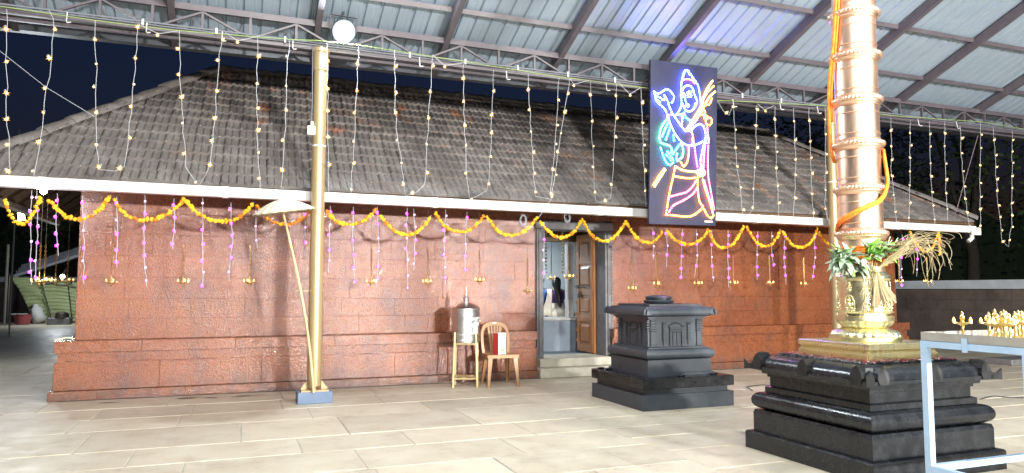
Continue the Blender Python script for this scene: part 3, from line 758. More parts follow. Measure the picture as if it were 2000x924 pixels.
def along(path, s0, step, rnd):
    out = []; acc = -s0
    for a, b in zip(path, path[1:]):
        L = (b-a).length
        while acc+L >= 0 and L > 0:
            t = -acc/L
            if t > 1: break
            out.append(a.lerp(b, max(0, t))); acc -= step*rnd.uniform(.8,1.25)
        acc += L
    return out
DROPS = [
 [(13,18),(12,120),(14,220),(20,340)], [(96,20),(106,38),(95,150),(82,250),(66,343)],
 [(186,40),(188,180),(192,332),(225,334),(245,326),(258,200),(270,52)],
 [(350,60),(352,170),(363,325),(388,362),(412,322),(422,190),(433,65)],
 [(503,75),(502,200),(504,320),(508,368)], [(565,77),(560,160),(558,250),(549,368)], [(639,85),(640,230),(642,375)],
 [(700,92),(694,220),(686,377)], [(770,97),(774,250),(793,383),(815,376),(830,360),(838,220),(845,107)],
 [(905,122),(907,240),(912,350),(919,390),(953,372),(958,270),(964,137)],
 [(1032,145),(1036,260),(1046,384),(1073,390),(1086,250),(1092,152)], [(1113,154),(1098,250),(1077,388),(1052,425)],
 [(1153,156),(1158,290),(1163,395),(1180,394),(1193,386),(1201,260),(1205,160)],
 [(1252,172),(1254,280),(1262,404)],
 [(1402,198),(1412,218),(1422,226),(1432,202),(1438,320),(1449,422),(1462,420),(1470,408),(1474,310),(1478,205)],
 [(1514,207),(1516,310),(1521,424)], [(1550,211),(1552,320),(1550,428)], [(1580,210),(1584,310),(1589,428)], [(1611,208),(1613,300),(1610,395),(1617,432)],
 [(1740,230),(1744,330),(1751,440)], [(1778,236),(1777,340),(1775,440)], [(1815,238),(1819,340),(1826,440)], [(1845,237),(1847,340),(1850,432)],
 [(1875,246),(1882,345),(1893,444)], [(1915,240),(1916,350),(1915,456)], [(1940,250),(1950,380),(1960,470),(1970,482),(1975,440),(1977,255)],
]
rnd = random.Random(11)
for i, dr in enumerate(DROPS):
    loop = len(dr) > 5
    pts = [W(px, py, FY) for px, py in dr]
    for k in range(1, len(pts)-1): pts[k].y += rnd.uniform(-.03,.03)
    t = thing('fairy_light_strand', '%s warm white fairy light %s from the photo\'s left edge, hung on the rope' % (ORD[i], 'loop' if loop else 'strand'), 'fairy lights', pts[0], 'fairy light strands along the canopy')
    path = wob(pts, rnd, .011)
    MB().tube(path, .0032, 5).build('wire', WIRE, t)
    for q in along(path, .22, .30 if i < 19 else .26, rnd):
        kind = rnd.choice((0,0,1,1,2)); inst('bulb', BUL[kind], t, q+Vector((rnd.uniform(-.02,.02), -.012, 0)), (rnd.uniform(-.9,.9), rnd.uniform(-.9,.9), 0))
# sagging lead wires between drops, with their own bulbs
for i, (a, m_, b) in enumerate([((275,50),(308,66),(348,60)), ((440,64),(464,80),(508,70)), ((845,107),(868,128),(903,123)), ((1115,155),(1120,165),(1150,157)), ((1207,160),(1230,184),(1250,172)), ((1480,203),(1494,215),(1512,206))]):
    P = [W(*q, FY-.01) for q in (a, m_, b)]
    t = thing('fairy_light_lead', '%s sagging fairy light lead from the left, looped below the canopy rope' % ORD[i], 'fairy lights', P[0], 'sagging fairy light leads')
    MB().tube(wob(P, rnd, .006, .06), .004, 5).build('wire', WIRE, t)
    inst('bulb', BUL[1], t, P[1]+Vector((0,-.01,-.02)))
ROPE = M('green_rope', (.30,.42,.14), (.24,.34,.1), rough=.7, scale=30)
rp = [W(px, py, FY) for px, py in ((-60,5),(0,12),(186,40),(350,60),(565,77),(620,79),(700,88),(905,120),(1092,150),(1270,173),(1402,196),(1611,206),(1740,226),(1915,238),(2060,262))]
tag(MB().tube(wob(rp, random.Random(2), .004, .3), .0048, 6).build('rope', ROPE, None, origin=tuple(rp[0])), 'thin yellow green rope stretched below the canopy truss', 'rope')
# loose cable from the sky at left, thin stay at right
p, q = W(-10, 92, 9.1), W(185, 228, 9.1)
tag(MB().tube([p, (p+q)/2-Vector((0,0,.05)), q], .0035, 5).build('cable', M('grey_cable', (.35,.37,.4), rough=.6), None, origin=tuple(p)), 'thin grey cable slanting across the sky at upper left', 'cable')
p, q = W(1910, 265, 9.1), W(1864, 425, 9.1)
tag(MB().tube([p, q], .006, 5).build('cable', M('mauve_cable', (.25,.17,.2), rough=.6), None, origin=tuple(p)), 'thin stay cable slanting down to the right roof corner', 'cable')

# ================================================================ VIOLET STRANDS ALONG THE EAVE
VY = 9.33
VS = [(62,372,556),(72,372,550),(112,378,500),(161,382,556),(228,384,522),(283,380,560),(340,388,487),(396,384,562),(451,396,548),(500,402,484),(597,408,500),(645,402,532),
      (690,404,552),(737,404,560),(795,406,565),(808,408,528),(870,410,556),(912,414,530),(1063,434,545),(1275,446,508),(1300,446,522),(1333,448,546),(1360,448,541),(1390,450,550),(1422,450,562),(1480,452,546),(1507,452,520),(1533,452,556),(1590,454,546),(1762,458,560),(1790,462,540)]
rnd = random.Random(31)
for i, (px, y0, y1) in enumerate(VS):
    pts = [W(px, y0, VY), W(px+rnd.uniform(-3,3), (y0+y1)/2, VY+rnd.uniform(-.03,.03)), W(px+rnd.uniform(-4,4), y1, VY)]
    t = thing('violet_light_strand', '%s violet light strand from the left, hanging below the white gutter' % ORD[i], 'fairy lights', pts[0], 'violet light strands along the eave')
    path = wob(pts, rnd, .008, .1); MB().tube(path, .0038, 5).build('wire', WIRE, t)
    for q in along(path, .08, .165, rnd): inst('bulb', BULV[rnd.choice((0,0,0,1))], t, q+Vector((rnd.uniform(-.012,.012), -.008, 0)), (rnd.uniform(-.8,.8), rnd.uniform(-.8,.8), 0))

# ================================================================ MARIGOLD GARLANDS
def marigold(name, m):
    bm = bmesh.new(); bmesh.ops.create_icosphere(bm, subdivisions=2, radius=.0265)
    for v in bm.verts:
        n_ = v.co.normalized(); v.co *= 1+.24*noise.noise(n_*5.5+Vector((len(MATS),0,0)))+.16*math.sin(n_.x*13)*math.sin(n_.y*11+n_.z*9); v.co.z *= .8
    return MB().bm(bm).mesh(name, m, smooth=False)
MGS = [marigold('flower', MARI), marigold('flower', MARI), marigold('flower', MARO)]
GY = 9.27
SW = [((9,388),(40,437),(80,384)),((94,390),(157,428),(217,381)),((222,387),(290,430),(360,388)),((362,392),(430,433),(496,396)),((499,402),(562,437),(606,412)),
 ((637,410),(690,438),(736,406)),((741,420),(790,458),(842,420)),((849,414),(903,453),(946,420)),((950,421),(1000,460),(1049,424)),((1054,432),(1097,464),(1137,427)),
 ((1140,430),(1184,471),(1222,430)),((1224,436),(1258,473),(1294,450)),((1300,450),(1342,477),(1383,448)),((1385,450),(1415,484),(1452,440)),((1457,442),(1492,481),(1524,448)),
 ((1527,450),(1560,483),(1597,448)),((1599,452),(1622,478),(1652,450)),((1776,452),(1806,490),(1832,455))]
rnd = random.Random(41)
SEC = {3:'behind',}
for i, (a, m_, b) in enumerate(SW):
    A, Mm, B = W(*a, GY), W(*m_, GY), W(*b, GY)
    pts = []
    n = 24
    for k in range(n+1):
        s = k/n; base = A.lerp(B, s); sag = (A.lerp(B, .5).z-Mm.z)
        pts.append(Vector((base.x, base.y, base.z-sag*(1-abs(2*(s**(1+.12*math.sin(i*2.3)))-1)**2.2)+.012*noise.noise(Vector((s*5,i*3.1,0))))))
    if i == 17: pts += [B+Vector((.02, 0, -.06*k)) for k in range(1, 8)]
    t = thing('marigold_garland', '%s yellow marigold garland swag from the left, below the white gutter' % ORD[i], 'garland', A, 'marigold swags along the eave')
    MB().tube(pts, .005, 5).build('thread', STRAW, t)
    kind0 = 2 if i == 4 else 0
    for q in along(pts, .02, .041, rnd):
        inst('flower', MGS[rnd.choice((0,0,1,1,2)) if i not in (4,) else rnd.choice((0,2,2))], t, q+Vector((rnd.uniform(-.006,.006), rnd.uniform(-.012,.008), rnd.uniform(-.008,.007))), (rnd.uniform(0,6), rnd.uniform(0,6), rnd.uniform(0,6)), (rnd.uniform(.8,1.25), rnd.uniform(.8,1.25), rnd.uniform(.7,1.1)))

# ================================================================ HANGING BRASS OIL LAMPS
def lamp_head_mesh():
    mb = MB()
    mb.lathe([(.004,.17),(.010,.165),(.006,.15),(.016,.135),(.009,.12),(.011,.10),(.02,.085),(.010,.07),(.012,.045),(.03,.035),(.075,.022),(.082,.028),(.080,.012),(.055,-.004),(.022,-.014),(.02,-.028),(.03,-.036),(.012,-.048),(.003,-.052)][::-1], 16)
    for k in range(5):
        a = 2*math.pi*k/5+.3; d = Vector((math.cos(a), math.sin(a), 0))
        mb.bar(d*.07+Vector((0,0,.018)), d*.105+Vector((0,0,.026)), .022, .014)
    return mb.mesh('oil_dish', BRASSD, smooth=45)
def flame_mesh(h=.035, r=.010):
    return MB().lathe([(r*.3,0),(r*.9,h*.2),(r,h*.38),(r*.55,h*.7),(r*.08,h)], 8).mesh('flame', FLAME, smooth=True)
LH, FM = lamp_head_mesh(), flame_mesh()
def hanging_lamp(px, py, y, top_py, label, lit=True, sc=1.0, rod=True, nfl=4):
    c = W(px, py, y); top = W(px, top_py, y)
    top = Vector((c.x, y, top.z))
    t = thing('hanging_oil_lamp', label, 'oil lamp', c, 'hanging brass oil lamps along the eave')
    inst('oil_dish', LH, t, c, (0, 0, px*.7), sc)
    zc = c.z+.165*sc; ch = MB(); zz = zc; k = 0
    rodtop = min(c.z+.47, top.z)
    while zz < rodtop-.02:
        L = .034; n = 8; P = []
        for j in range(n):
            a = 2*math.pi*j/n; u = Vector((math.cos(a)*.009, 0, 0)) if k % 2 else Vector((0, math.cos(a)*.009, 0))
            P.append(Vector((c.x, y, zz+L/2))+u+Vector((0,0,math.sin(a)*L/2)))
        P.append(P[0]); ch.tube(P, .0032, 4, cap=False); zz += L-.008; k += 1
    ch.build('chain', BRASSD, t)
    MB().tube([(c.x, y, zz), (c.x, y, top.z)], .0028, 5).build('hanging_wire', IRON, t)
    if lit:
        for k in range(nfl):
            a = 2*math.pi*k/5+.3+px*.7; inst('flame', FM, t, c+Vector((math.cos(a)*.098*sc, math.sin(a)*.098*sc, .03*sc)))
    return t
LL = [(76,552,9.9,380,'tall chained brass oil lamp at far left below the garland end'),(86,551,10.3,380,'brass oil lamp just right of the leftmost lamp, flames merging'),
      (108,551,11.6,392,'chained brass oil lamp hanging in front of the green tarpaulin middle'),(131,551,12.6,400,'chained brass oil lamp hanging beside the left wall corner, over the tarpaulin')]
for px, py, y, tp, lb in LL: hanging_lamp(px, py, y, tp, lb, sc=.8)
FL = [(217,553,'left end of the laterite wall'),(357,553,'red wall, second from the left wall corner'),(487,553,'red wall just left of the palm leaf umbrella pole'),(725,553,'red wall, first right of the left column'),(835,553,'red wall left of the steel donation drum'),
      (936,550,'red wall above the steel donation drum'),(1030,570,'dim unlit dish beside the stone door frame'),(1234,566,'red wall just right of the doorway'),(1284,557,'red wall above the small black altar'),(1363,556,'red wall below the glowing board, right corner'),
      (1433,555,'red wall, first right of the glowing board'),(1504,555,'red wall, second right of the glowing board'),(1571,557,'red wall just left of the right column'),(1757,552,'right end of the roof behind the leaves'),(1812,552,'beyond the roof corner under the garland')]
for i, (px, py, lb) in enumerate(FL):
    hanging_lamp(px, py, 9.50, 400+.045*(px-600), 'hanging brass oil lamp, '+lb, lit=(px != 1030), sc=.64)
hanging_lamp(1077, 545, 10.9, 440, 'small hanging brass oil lamp inside the doorway, nearer the jamb', sc=.7, nfl=2)
hanging_lamp(1110, 543, 10.55, 440, 'hanging brass oil lamp with flames in front of the teak door', sc=.85)
# dry flower strings inside the doorway
for i, px in enumerate((1066, 1098)):
    A, B = W(px, 440, 10.62), W(px+1, 535, 10.62)
    t = thing('flower_string', ('dry brown flower string hanging by the door jamb', 'dry brown flower string hanging in the middle of the doorway')[i], 'flower string', A)
    MB().tube([A, B], .003, 5).build('thread', STRAW, t)
    fm = M('dry_flower', (.30,.20,.06), (.16,.13,.04), rough=.8, scale=40)
    me = MB().ball((0,0,0), .018, sub=1, sc=(1,1,.8)).mesh('flower', fm)
    for k in range(14): inst('flower', me, t, A.lerp(B, (k+.5)/14)+Vector((rnd.uniform(-.008,.008),0,0)), (k, k*2, 0), rnd.uniform(.8,1.4))
# tangles of spare wire below the gutter by the door
for i, (px, py) in enumerate(((1022,430),(1108,425))):
    c = W(px, py, 9.3); P = []
    rr = random.Random(i)
    for k in range(60): a = k*.55; P.append(c+Vector((math.cos(a)*.05*rr.uniform(.5,1.2), rr.uniform(-.02,.02), math.sin(a)*.08*rr.uniform(.5,1.2))))
    tag(MB().tube(P, .003, 4).build('wire_coil', WIRE, None, origin=tuple(c)), ('tangled coil of spare white wire left of the doorway', 'tangled coil of spare white wire above the door')[i], 'wire coil')
# ================================================================ GLOWING LED BOARD
BD = 8.66
tl, tr_, bl_, br_ = W(1271,116,BD), W(1401,133,BD), W(1268,437,BD), W(1398,441,BD)
t = thing('led_board', 'hanging dark board with a figure outlined in coloured LED beads', 'LED board', (tl+tr_)/2)
board = MB(); nx, nz = 14, 26; vs = []
for side in (0, 1):
    for j in range(nz+1):
        for i in range(nx+1):
            a = i/nx; b = j/nz; p = bl_.lerp(br_, a).lerp(tl.lerp(tr_, a), b)
            p.y += (.045 if side else 0)+(.006*noise.noise(Vector((a*3, b*4, 3)))+.004*noise.noise(Vector((a*7,b*9,1))))*(0 if side else 1)
            vs.append(p)
n = (nx+1)*(nz+1); fs = []
for j in range(nz):
    for i in range(nx):
        q = j*(nx+1)+i; fs += [(q,q+1,q+nx+2,q+nx+1), (n+q,n+q+nx+1,n+q+nx+2,n+q+1)]
rim = [i for i in range(nx)]+[j*(nx+1)+nx for j in range(nz)]+[nz*(nx+1)+i for i in range(nx,0,-1)]+[j*(nx+1) for j in range(nz,0,-1)]
fs += [(rim[k], rim[(k+1)%len(rim)], n+rim[(k+1)%len(rim)], n+rim[k]) for k in range(len(rim))]
BOARD = M('board_vinyl', (.013,.016,.048), (.018,.022,.06), rough=.42, rough2=.52, scale=3)
MB().add(vs, fs).build('panel', BOARD, t, smooth=40)
LC = {'b': (.03,.07,1.0), 'w': (.07,.13,1.0), 'c': (.04,.62,.8), 'g': (.1,1.0,.4), 'y': (1.0,.55,.10), 'o': (1.0,.30,.03), 'p': (1.0,.10,.24), 'v': (.5,.12,1.0)}
LE = {'b':120,'w':75,'c':32,'g':28,'y':26,'o':26,'p':26,'v':60}
LM = {k: M('led_'+k, tuple(.4+.5*x for x in v), emit=v, estr=LE[k]) for k, v in LC.items()}
A_ = lambda q: (1260+q[0]/5.433, 110+q[1]/5.433)
B_ = lambda q: (1260+q[0]/5.28, 270+q[1]/5.28)
def circ(cx, cy, r, k=12, sy=1): return [(cx+r*math.cos(2*math.pi*j/k), cy+r*sy*math.sin(2*math.pi*j/k)) for j in range(k+1)]
LEDS = [('A','w',[(95,375),(130,400),(170,385),(215,350),(255,355),(290,395),(310,430),(300,470),(275,500)]),
 ('A','w',[(95,375),(105,420),(110,460),(140,500),(190,540),(215,570),(230,610),(240,635)]),
 ('A','w',[(115,420),(160,440),(190,465),(215,460),(205,415)]), ('A','w',[(115,455),(165,490)]),
 ('A','w',[(205,415),(240,470),(255,530),(280,590),(320,650),(375,730),(430,800),(490,780)]), ('A','p',[(235,632),(262,622),(290,615)]),
 ('A','w',[(240,650),(270,720),(310,810),(350,870),(400,925)]), ('B','w',[(385,50),(440,75),(490,75),(545,60),(595,35)]),
 ('A','b',[(385,520),(385,430),(380,350),(385,280),(400,210),(415,155),(440,140),(465,160),(490,200),(520,250),(550,280),(570,340),(580,400),(590,480),(600,500)]),
 ('A','w',[(400,230),(420,160),(440,148),(462,170),(480,215)]),
 ('A','p',[(400,250),(440,242),(490,247),(530,290)]), ('A','w',[(395,410),(400,340),(430,310),(480,310),(505,340),(520,390),(535,440)]),
 ('A','w',[(395,500),(410,540),(430,575),(465,590),(500,575),(525,550),(535,500)]), ('A','w',[(540,440),(555,480),(540,520),(525,545)]),
 ('A','y',circ(407,412,16,8)), ('A','w',circ(470,415,20,10)), ('A','w',[(425,440),(425,475),(438,495)]), ('A','w',circ(446,524,20,10,.7)), ('A','w',[(450,385),(470,372),(492,378)]),
 ('A','w',[(385,530),(360,580),(330,625)]), ('A','c',[(415,600),(430,650),(470,680),(515,680)]), ('A','w',[(335,620),(420,610)]), ('A','y',[(395,640),(390,740)]),
 ('A','y',[(440,780),(500,690),(560,590),(610,500),(620,430),(660,340),(715,260)]), ('A','y',[(470,760),(540,680),(585,610),(630,520)]),
 ('A','o',[(625,440),(660,380),(735,310)]), ('A','y',[(640,500),(690,420),(750,370)]), ('A','o',[(640,500),(660,525),(690,500),(715,430)]),
 ('A','o',circ(610,595,26)), ('A','o',circ(675,690,33,14,1.3)), ('A','o',circ(643,645,20)),
 ('A','w',[(490,785),(530,740),(580,715),(620,740),(640,800),(645,860),(645,925)]), ('A','p',[(660,755),(670,850),(675,925)]), ('A','o',[(480,790),(505,820),(515,925)]),
 ('A','g',[(250,660),(200,700),(160,780),(150,860),(160,910)]), ('A','g',[(255,690),(215,760),(180,850)]), ('A','c',[(270,740),(240,830),(215,900)]), ('A','c',[(300,840),(310,920)]),
 ('B','g',[(145,0),(160,50),(200,60),(250,75),(280,110),(270,150)]), ('B','c',[(160,100),(185,180),(220,260),(260,280),(290,250)]), ('B','c',[(215,170),(260,210),(270,250)]), ('B','c',[(230,140),(280,200),(290,240)]),
 ('B','c',[(290,160),(330,100),(370,50)]), ('B','g',[(375,60),(395,120),(385,200),(330,230)]), ('B','c',[(330,160),(320,210),(350,240)]),
 ('B','o',[(450,80),(450,170),(435,250),(400,295),(375,265),(370,240)]), ('B','o',[(85,480),(110,440),(150,375),(205,305)]), ('B','y',[(100,495),(140,430),(215,315)]),
 ('B','y',[(315,290),(360,320),(430,340),(530,345)]), ('B','o',[(300,390),(370,405),(450,415),(545,405)]), ('B','y',circ(577,355,38,16)), ('B','y',circ(577,355,19,10)),
 ('B','o',[(310,290),(290,400),(265,500),(240,620),(220,760),(215,790)]), ('B','o',[(215,790),(300,795),(400,810),(480,805),(540,770),(600,710),(635,790),(680,830),(705,800)]),
 ('B','o',[(540,430),(545,560),(560,660),(600,705)]), ('B','o',[(595,430),(620,530),(660,640),(690,740),(705,800)]),
 ('B','p',[(270,600),(340,580),(430,560),(490,500),(530,430)]), ('B','p',[(245,760),(290,690),(400,640),(490,580),(540,510)]), ('B','p',[(655,0),(645,200),(650,400),(680,560),(710,730)]),
 ('B','p',[(610,440),(650,580),(690,690),(710,730)]), ('B','v',[(630,0),(610,120),(600,300)]), ('B','b',[(620,0),(590,130),(570,220),(575,300)]), ('B','o',[(490,0),(490,70)]), ('B','p',[(510,80),(520,180),(540,300)])]
oct_ = [(1,0,0),(-1,0,0),(0,1,0),(0,-1,0),(0,0,1),(0,0,-1)]
octf = [(0,2,4),(2,1,4),(1,3,4),(3,0,4),(2,0,5),(1,2,5),(3,1,5),(0,3,5)]
for crop, cc, pts in LEDS:
    P = [W(*(A_(q) if crop == 'A' else B_(q)), BD-.03) for q in pts]
    path = []
    for a, b in zip(P, P[1:]):   # light rounding of the corners
        path += [a.lerp(b, k/6) for k in range(6)]
    path.append(P[-1])
    for _ in range(3): path = [path[0]]+[(path[k-1]+path[k]*2+path[k+1])/4 for k in range(1, len(path)-1)]+[path[-1]]
    mb = MB()
    for q in along(path, 0, .036, random.Random(1)):
        r = .0145; mb.add([q+Vector(o_)*r for o_ in oct_], octf)
    if mb.v: mb.build('led_outline', LM[cc], t, smooth=True)
p = W(1260+655/5.28, 270+860/5.28, BD-.012); MB().box((p.x-.07, BD-.014, p.z-.012), (p.x+.07, BD-.008, p.z+.012)).build('maker_plate', WHITE, t)
for px in (1285, 1388):
    q = W(px, 118+.13*(px-1271), BD+.02); MB().tube([q, (q.x, CY0-.02, 4.66)], .004, 5).build('hanging_wire', IRON, t)
# white box and cable on the column
c = W(607, 255, 8.93); t = thing('junction_box', 'small white box fixed to the left column at roof height', 'junction box', c)
MB().box((c.x-.045, 8.88, c.z-.06), (c.x+.05, 8.96, c.z+.05), bev=.008).build('body', WHITE, t)
MB().tube([(c.x, 8.92, c.z+.05), (c.x+.01, 8.92, c.z+.3), (c.x+.0, 8.9, 4.35)], .006, 6).build('cable', MATS['conduit_grey'], t)
MB().lathe([(.012,.05),(.02,.06),(.02,.10)], 10, (c.x+.01, 8.89, c.z)).build('gland', WHITE, t)
c = W(1634, 337, 8.93); tag(MB().box((c.x-.03, 8.87, c.z-.05), (c.x+.03, 8.93, c.z+.05), bev=.008).build('switch_box', WHITE, None, origin=tuple(c)), 'small white box fixed to the right column behind the flagstaff', 'junction box')

# ================================================================ PALM LEAF UMBRELLA leaning on the left column
PALM = M('palm_leaf', (.60,.55,.42), (.48,.43,.31), rough=.7, scale=9, stretch=(5,5,1), bump=.3)
UY = 8.72
pts = [W(613,757,UY+.03), W(606,690,UY), W(597,620,UY-.02), W(582,540,UY-.03), W(566,470,UY-.03), W(552,412,UY-.03), W(549,400,UY-.03)]
pts[0].z = .136
t = thing('palm_umbrella', 'palm leaf umbrella with bamboo pole leaning on the left column', 'umbrella', pts[0])
sm_ = []
for a, b in zip(pts, pts[1:]): sm_ += [a.lerp(b, k/5) for k in range(5)]
sm_.append(pts[-1])
for _ in range(4): sm_ = [sm_[0]]+[(sm_[k-1]+sm_[k]*2+sm_[k+1])/4 for k in range(1, len(sm_)-1)]+[sm_[-1]]
MB().tube(sm_, [.017-.004*k/len(sm_) for k in range(len(sm_))], 10).build('pole', M('bamboo', (.62,.50,.28), (.5,.38,.2), rough=.5, scale=8), t, smooth=40)
axis = Vector((-.16, -.06, 1)).normalized(); top = W(551, 389, UY-.03); X = axis.orthogonal().normalized(); X = Vector((1,0,0))-axis*axis.x; X.normalize(); Yv = axis.cross(X)
NS = 40; RU = .35
def dome(r_, s): return -.15*(r_/RU)**1.7+s
vs = []; fs = []; rings = [0.02,.08,.15,.22,.29,.35]
for lay in (0, -.012):
    for r_ in rings:
        for j in range(NS):
            a = 2*math.pi*j/NS; k = 1+(.012 if j % 2 else -.006)*(r_/RU)
            vs.append(top+X*(r_*math.cos(a)*k)+Yv*(r_*math.sin(a)*k)+axis*(dome(r_, lay)+(.006 if j % 2 else 0)*(r_/RU)))
nr = len(rings)
for lay in (0, 1):
    o = lay*nr*NS
    for i in range(nr-1):
        for j in range(NS): fs.append((o+i*NS+j, o+i*NS+(j+1)%NS, o+(i+1)*NS+(j+1)%NS, o+(i+1)*NS+j))
for j in range(NS): fs.append(((nr-1)*NS+j, (nr-1)*NS+(j+1)%NS, 2*nr*NS-NS+(j+1)%NS, 2*nr*NS-NS+j))
cn = MB().add(vs, fs).build('canopy', PALM, t)
for j in range(20):
    a = 2*math.pi*j/20; d_ = X*math.cos(a)+Yv*math.sin(a)
    MB().tube([top+d_*r_+axis*(dome(r_, -.020)) for r_ in (.02,.12,.22,.34)], .004, 5).build('rib', M('rib_wood', (.3,.22,.13), rough=.7), cn)
for rr_ in (.14,.24,.335):
    MB().tube([top+(X*math.cos(2*math.pi*j/32)+Yv*math.sin(2*math.pi*j/32))*rr_+axis*dome(rr_, -.028) for j in range(33)], .004, 5).build('hoop', MATS['rib_wood'], cn)
q = sm_[len(sm_)//2]
tag(MB().tube([(q.x-.02, q.y-.025, 1.33), (.88-.09, CY0-.04, 1.33), (.88, CY0-.09, 1.33), (.88+.09, CY0-.03, 1.335)], .004, 5).build('tie_string', STRAW, None, origin=(.88, CY0, 1.33)), 'pale string tying the umbrella pole to the left column', 'string')

# ================================================================ DONATION DRUM ON ITS STAND
cx, cy = 3.0, 9.62
INOX = M('stainless', (.88,.89,.90), (.82,.83,.84), rough=.3, rough2=.42, metal=1, scale=4, stretch=(1,1,6))
GOLDP = M('gold_paint', (.60,.46,.24), (.5,.38,.18), rough=.4, metal=.3, scale=9)
t = thing('drum_stand', 'thin gold painted four legged stand under the steel drum', 'stand', (cx, cy, 0))
zt = .755
for k in range(4):
    a = math.pi/4+k*math.pi/2+R(-21); c_, s_ = math.cos(a), math.sin(a)
    MB().bar((cx+.235*c_, cy+.235*s_, 0), (cx+.205*c_, cy+.205*s_, zt), .022, .022).build('leg', GOLDP, t)
for z, rr_ in ((zt-.16, .205), (.12, .225)):
    P = [(cx+rr_*math.cos(math.pi/4+k*math.pi/2+R(-21)), cy+rr_*math.sin(math.pi/4+k*math.pi/2+R(-21)), z) for k in range(4)]
    for k in range(4): MB().bar(P[k], P[(k+1)%4], .02, .016).build('stretcher', GOLDP, t)
    if z < .2:
        for k in range(2): MB().bar(Vector(P[k])+Vector((0,0,.017*k)), Vector(P[k+2])+Vector((0,0,.017*k)), .02, .012).build('cross_brace', GOLDP, t)
    else: MB().bar(P[0], P[2], .02, .012).build('cross_brace', GOLDP, t); MB().bar(Vector(P[1])-Vector((0,0,.014)), Vector(P[3])-Vector((0,0,.014)), .02, .012).build('cross_brace', GOLDP, t)
zb = zt-.15; RD = .185
t = thing('donation_drum', 'shiny stainless steel donation drum with finial lid and hand lettered label', 'donation drum', (cx, cy, zb))
MB().lathe([(RD*.9,zb),(RD*1.0,zb+.01),(RD*1.0,zb+.03),(RD*1.03,zb+.04),(RD*1.0,zb+.05),(RD,zb+.10),(RD*1.03,zb+.11),(RD,zb+.12),(RD,zb+.36)], 48, (cx,cy,0)).build('body', INOX, t, smooth=25)
ld = MB().lathe([(RD*1.0,zb+.361),(RD*1.045,zb+.363),(RD*1.045,zb+.42),(RD*1.03,zb+.425),(RD*1.045,zb+.43),(RD*1.045,zb+.475),(RD*1.06,zb+.48),(RD*1.0,zb+.49),(RD*.6,zb+.535),(RD*.2,zb+.555),(.03,zb+.56)], 48, (cx,cy,0)).build('lid', INOX, t, smooth=25)
MB().lathe([(.036,zb+.558),(.04,zb+.575),(.022,zb+.585),(.034,zb+.60),(.042,zb+.62),(.03,zb+.64),(.018,zb+.65),(.027,zb+.665),(.026,zb+.685),(.012,zb+.70),(.017,zb+.715),(.010,zb+.74),(.003,zb+.79)], 24, (cx,cy,0)).build('finial', INOX, ld, smooth=50)
# paper label wrapped on the drum, with the hand lettering on it
PAPER = M('paper', (.80,.81,.80), rough=.6); INK = M('ink', (.02,.02,.05), rough=.6)
def cylp(u, z, r): # u: metres round the drum from the side facing the camera
    a0 = math.atan2(-cy, -cx); a = a0+u/RD; return Vector((cx+r*math.cos(a), cy+r*math.sin(a), z))
def patch(u0, u1, z0, z1, tilt=0):
    mb = MB(); n = 12; vs = []
    for k in range(n+1):
        u = lerp(u0, u1, k/n); vs += [cylp(u, z0+tilt*k/n, RD+.0025), cylp(u, z1+tilt*k/n, RD+.0025), cylp(u, z0+tilt*k/n, RD+.001), cylp(u, z1+tilt*k/n, RD+.001)]
    fs = []
    for k in range(n): o = k*4; fs += [(o,o+4,o+5,o+1),(o+2,o+3,o+7,o+6),(o+1,o+5,o+7,o+3),(o,o+2,o+6,o+4)]
    fs += [(0,1,3,2),(n*4,n*4+2,n*4+3,n*4+1)]
    return mb.add(vs, fs)
Z0 = zb+.155
lb = patch(.01, .235, Z0+.075, Z0+.19, .012).build('paper_label', PAPER, t)
patch(.10, .19, Z0-.03, Z0+.078, .0).build('paper_strip', PAPER, t)
def ST(q): return ((q[0]-260)/540*.225+.01, Z0+.19-(q[1]-400)/285*.115+.006)
for s_ in ([(345,605),(345,500),(360,470),(390,470),(395,500),(365,528),(395,550),(405,590),(380,610),(365,595)],
          [(432,585),(430,520),(447,495),(465,510),(470,560),(450,580),(445,545),(474,520)], [(482,580),(482,490),(505,480),(515,580)], [(515,580),(522,490),(540,472),(560,575)],
          [(585,470),(580,560),(620,570),(640,530),(637,470),(642,560),(680,558),(675,450)], [(700,455),(718,440),(716,570)], [(745,540),(742,480),(760,440),(785,450),(788,530)]):
    P = [cylp(*ST(q), RD+.005) for q in s_]; MB().tube(P, .0026, 5).build('letter', INK, lb)
MB().add([cylp(.15+.06*k/6, zb+.335-j*.016, RD+.002) for j in (0,1) for k in range(7)], [(k,k+1,8+k,7+k) for k in range(6)]).build('coin_slot', INK, t)
hd = MB().tube([cylp(-.05+.0*k, zb+.30, RD+.002) for k in range(2)], .001, 4)

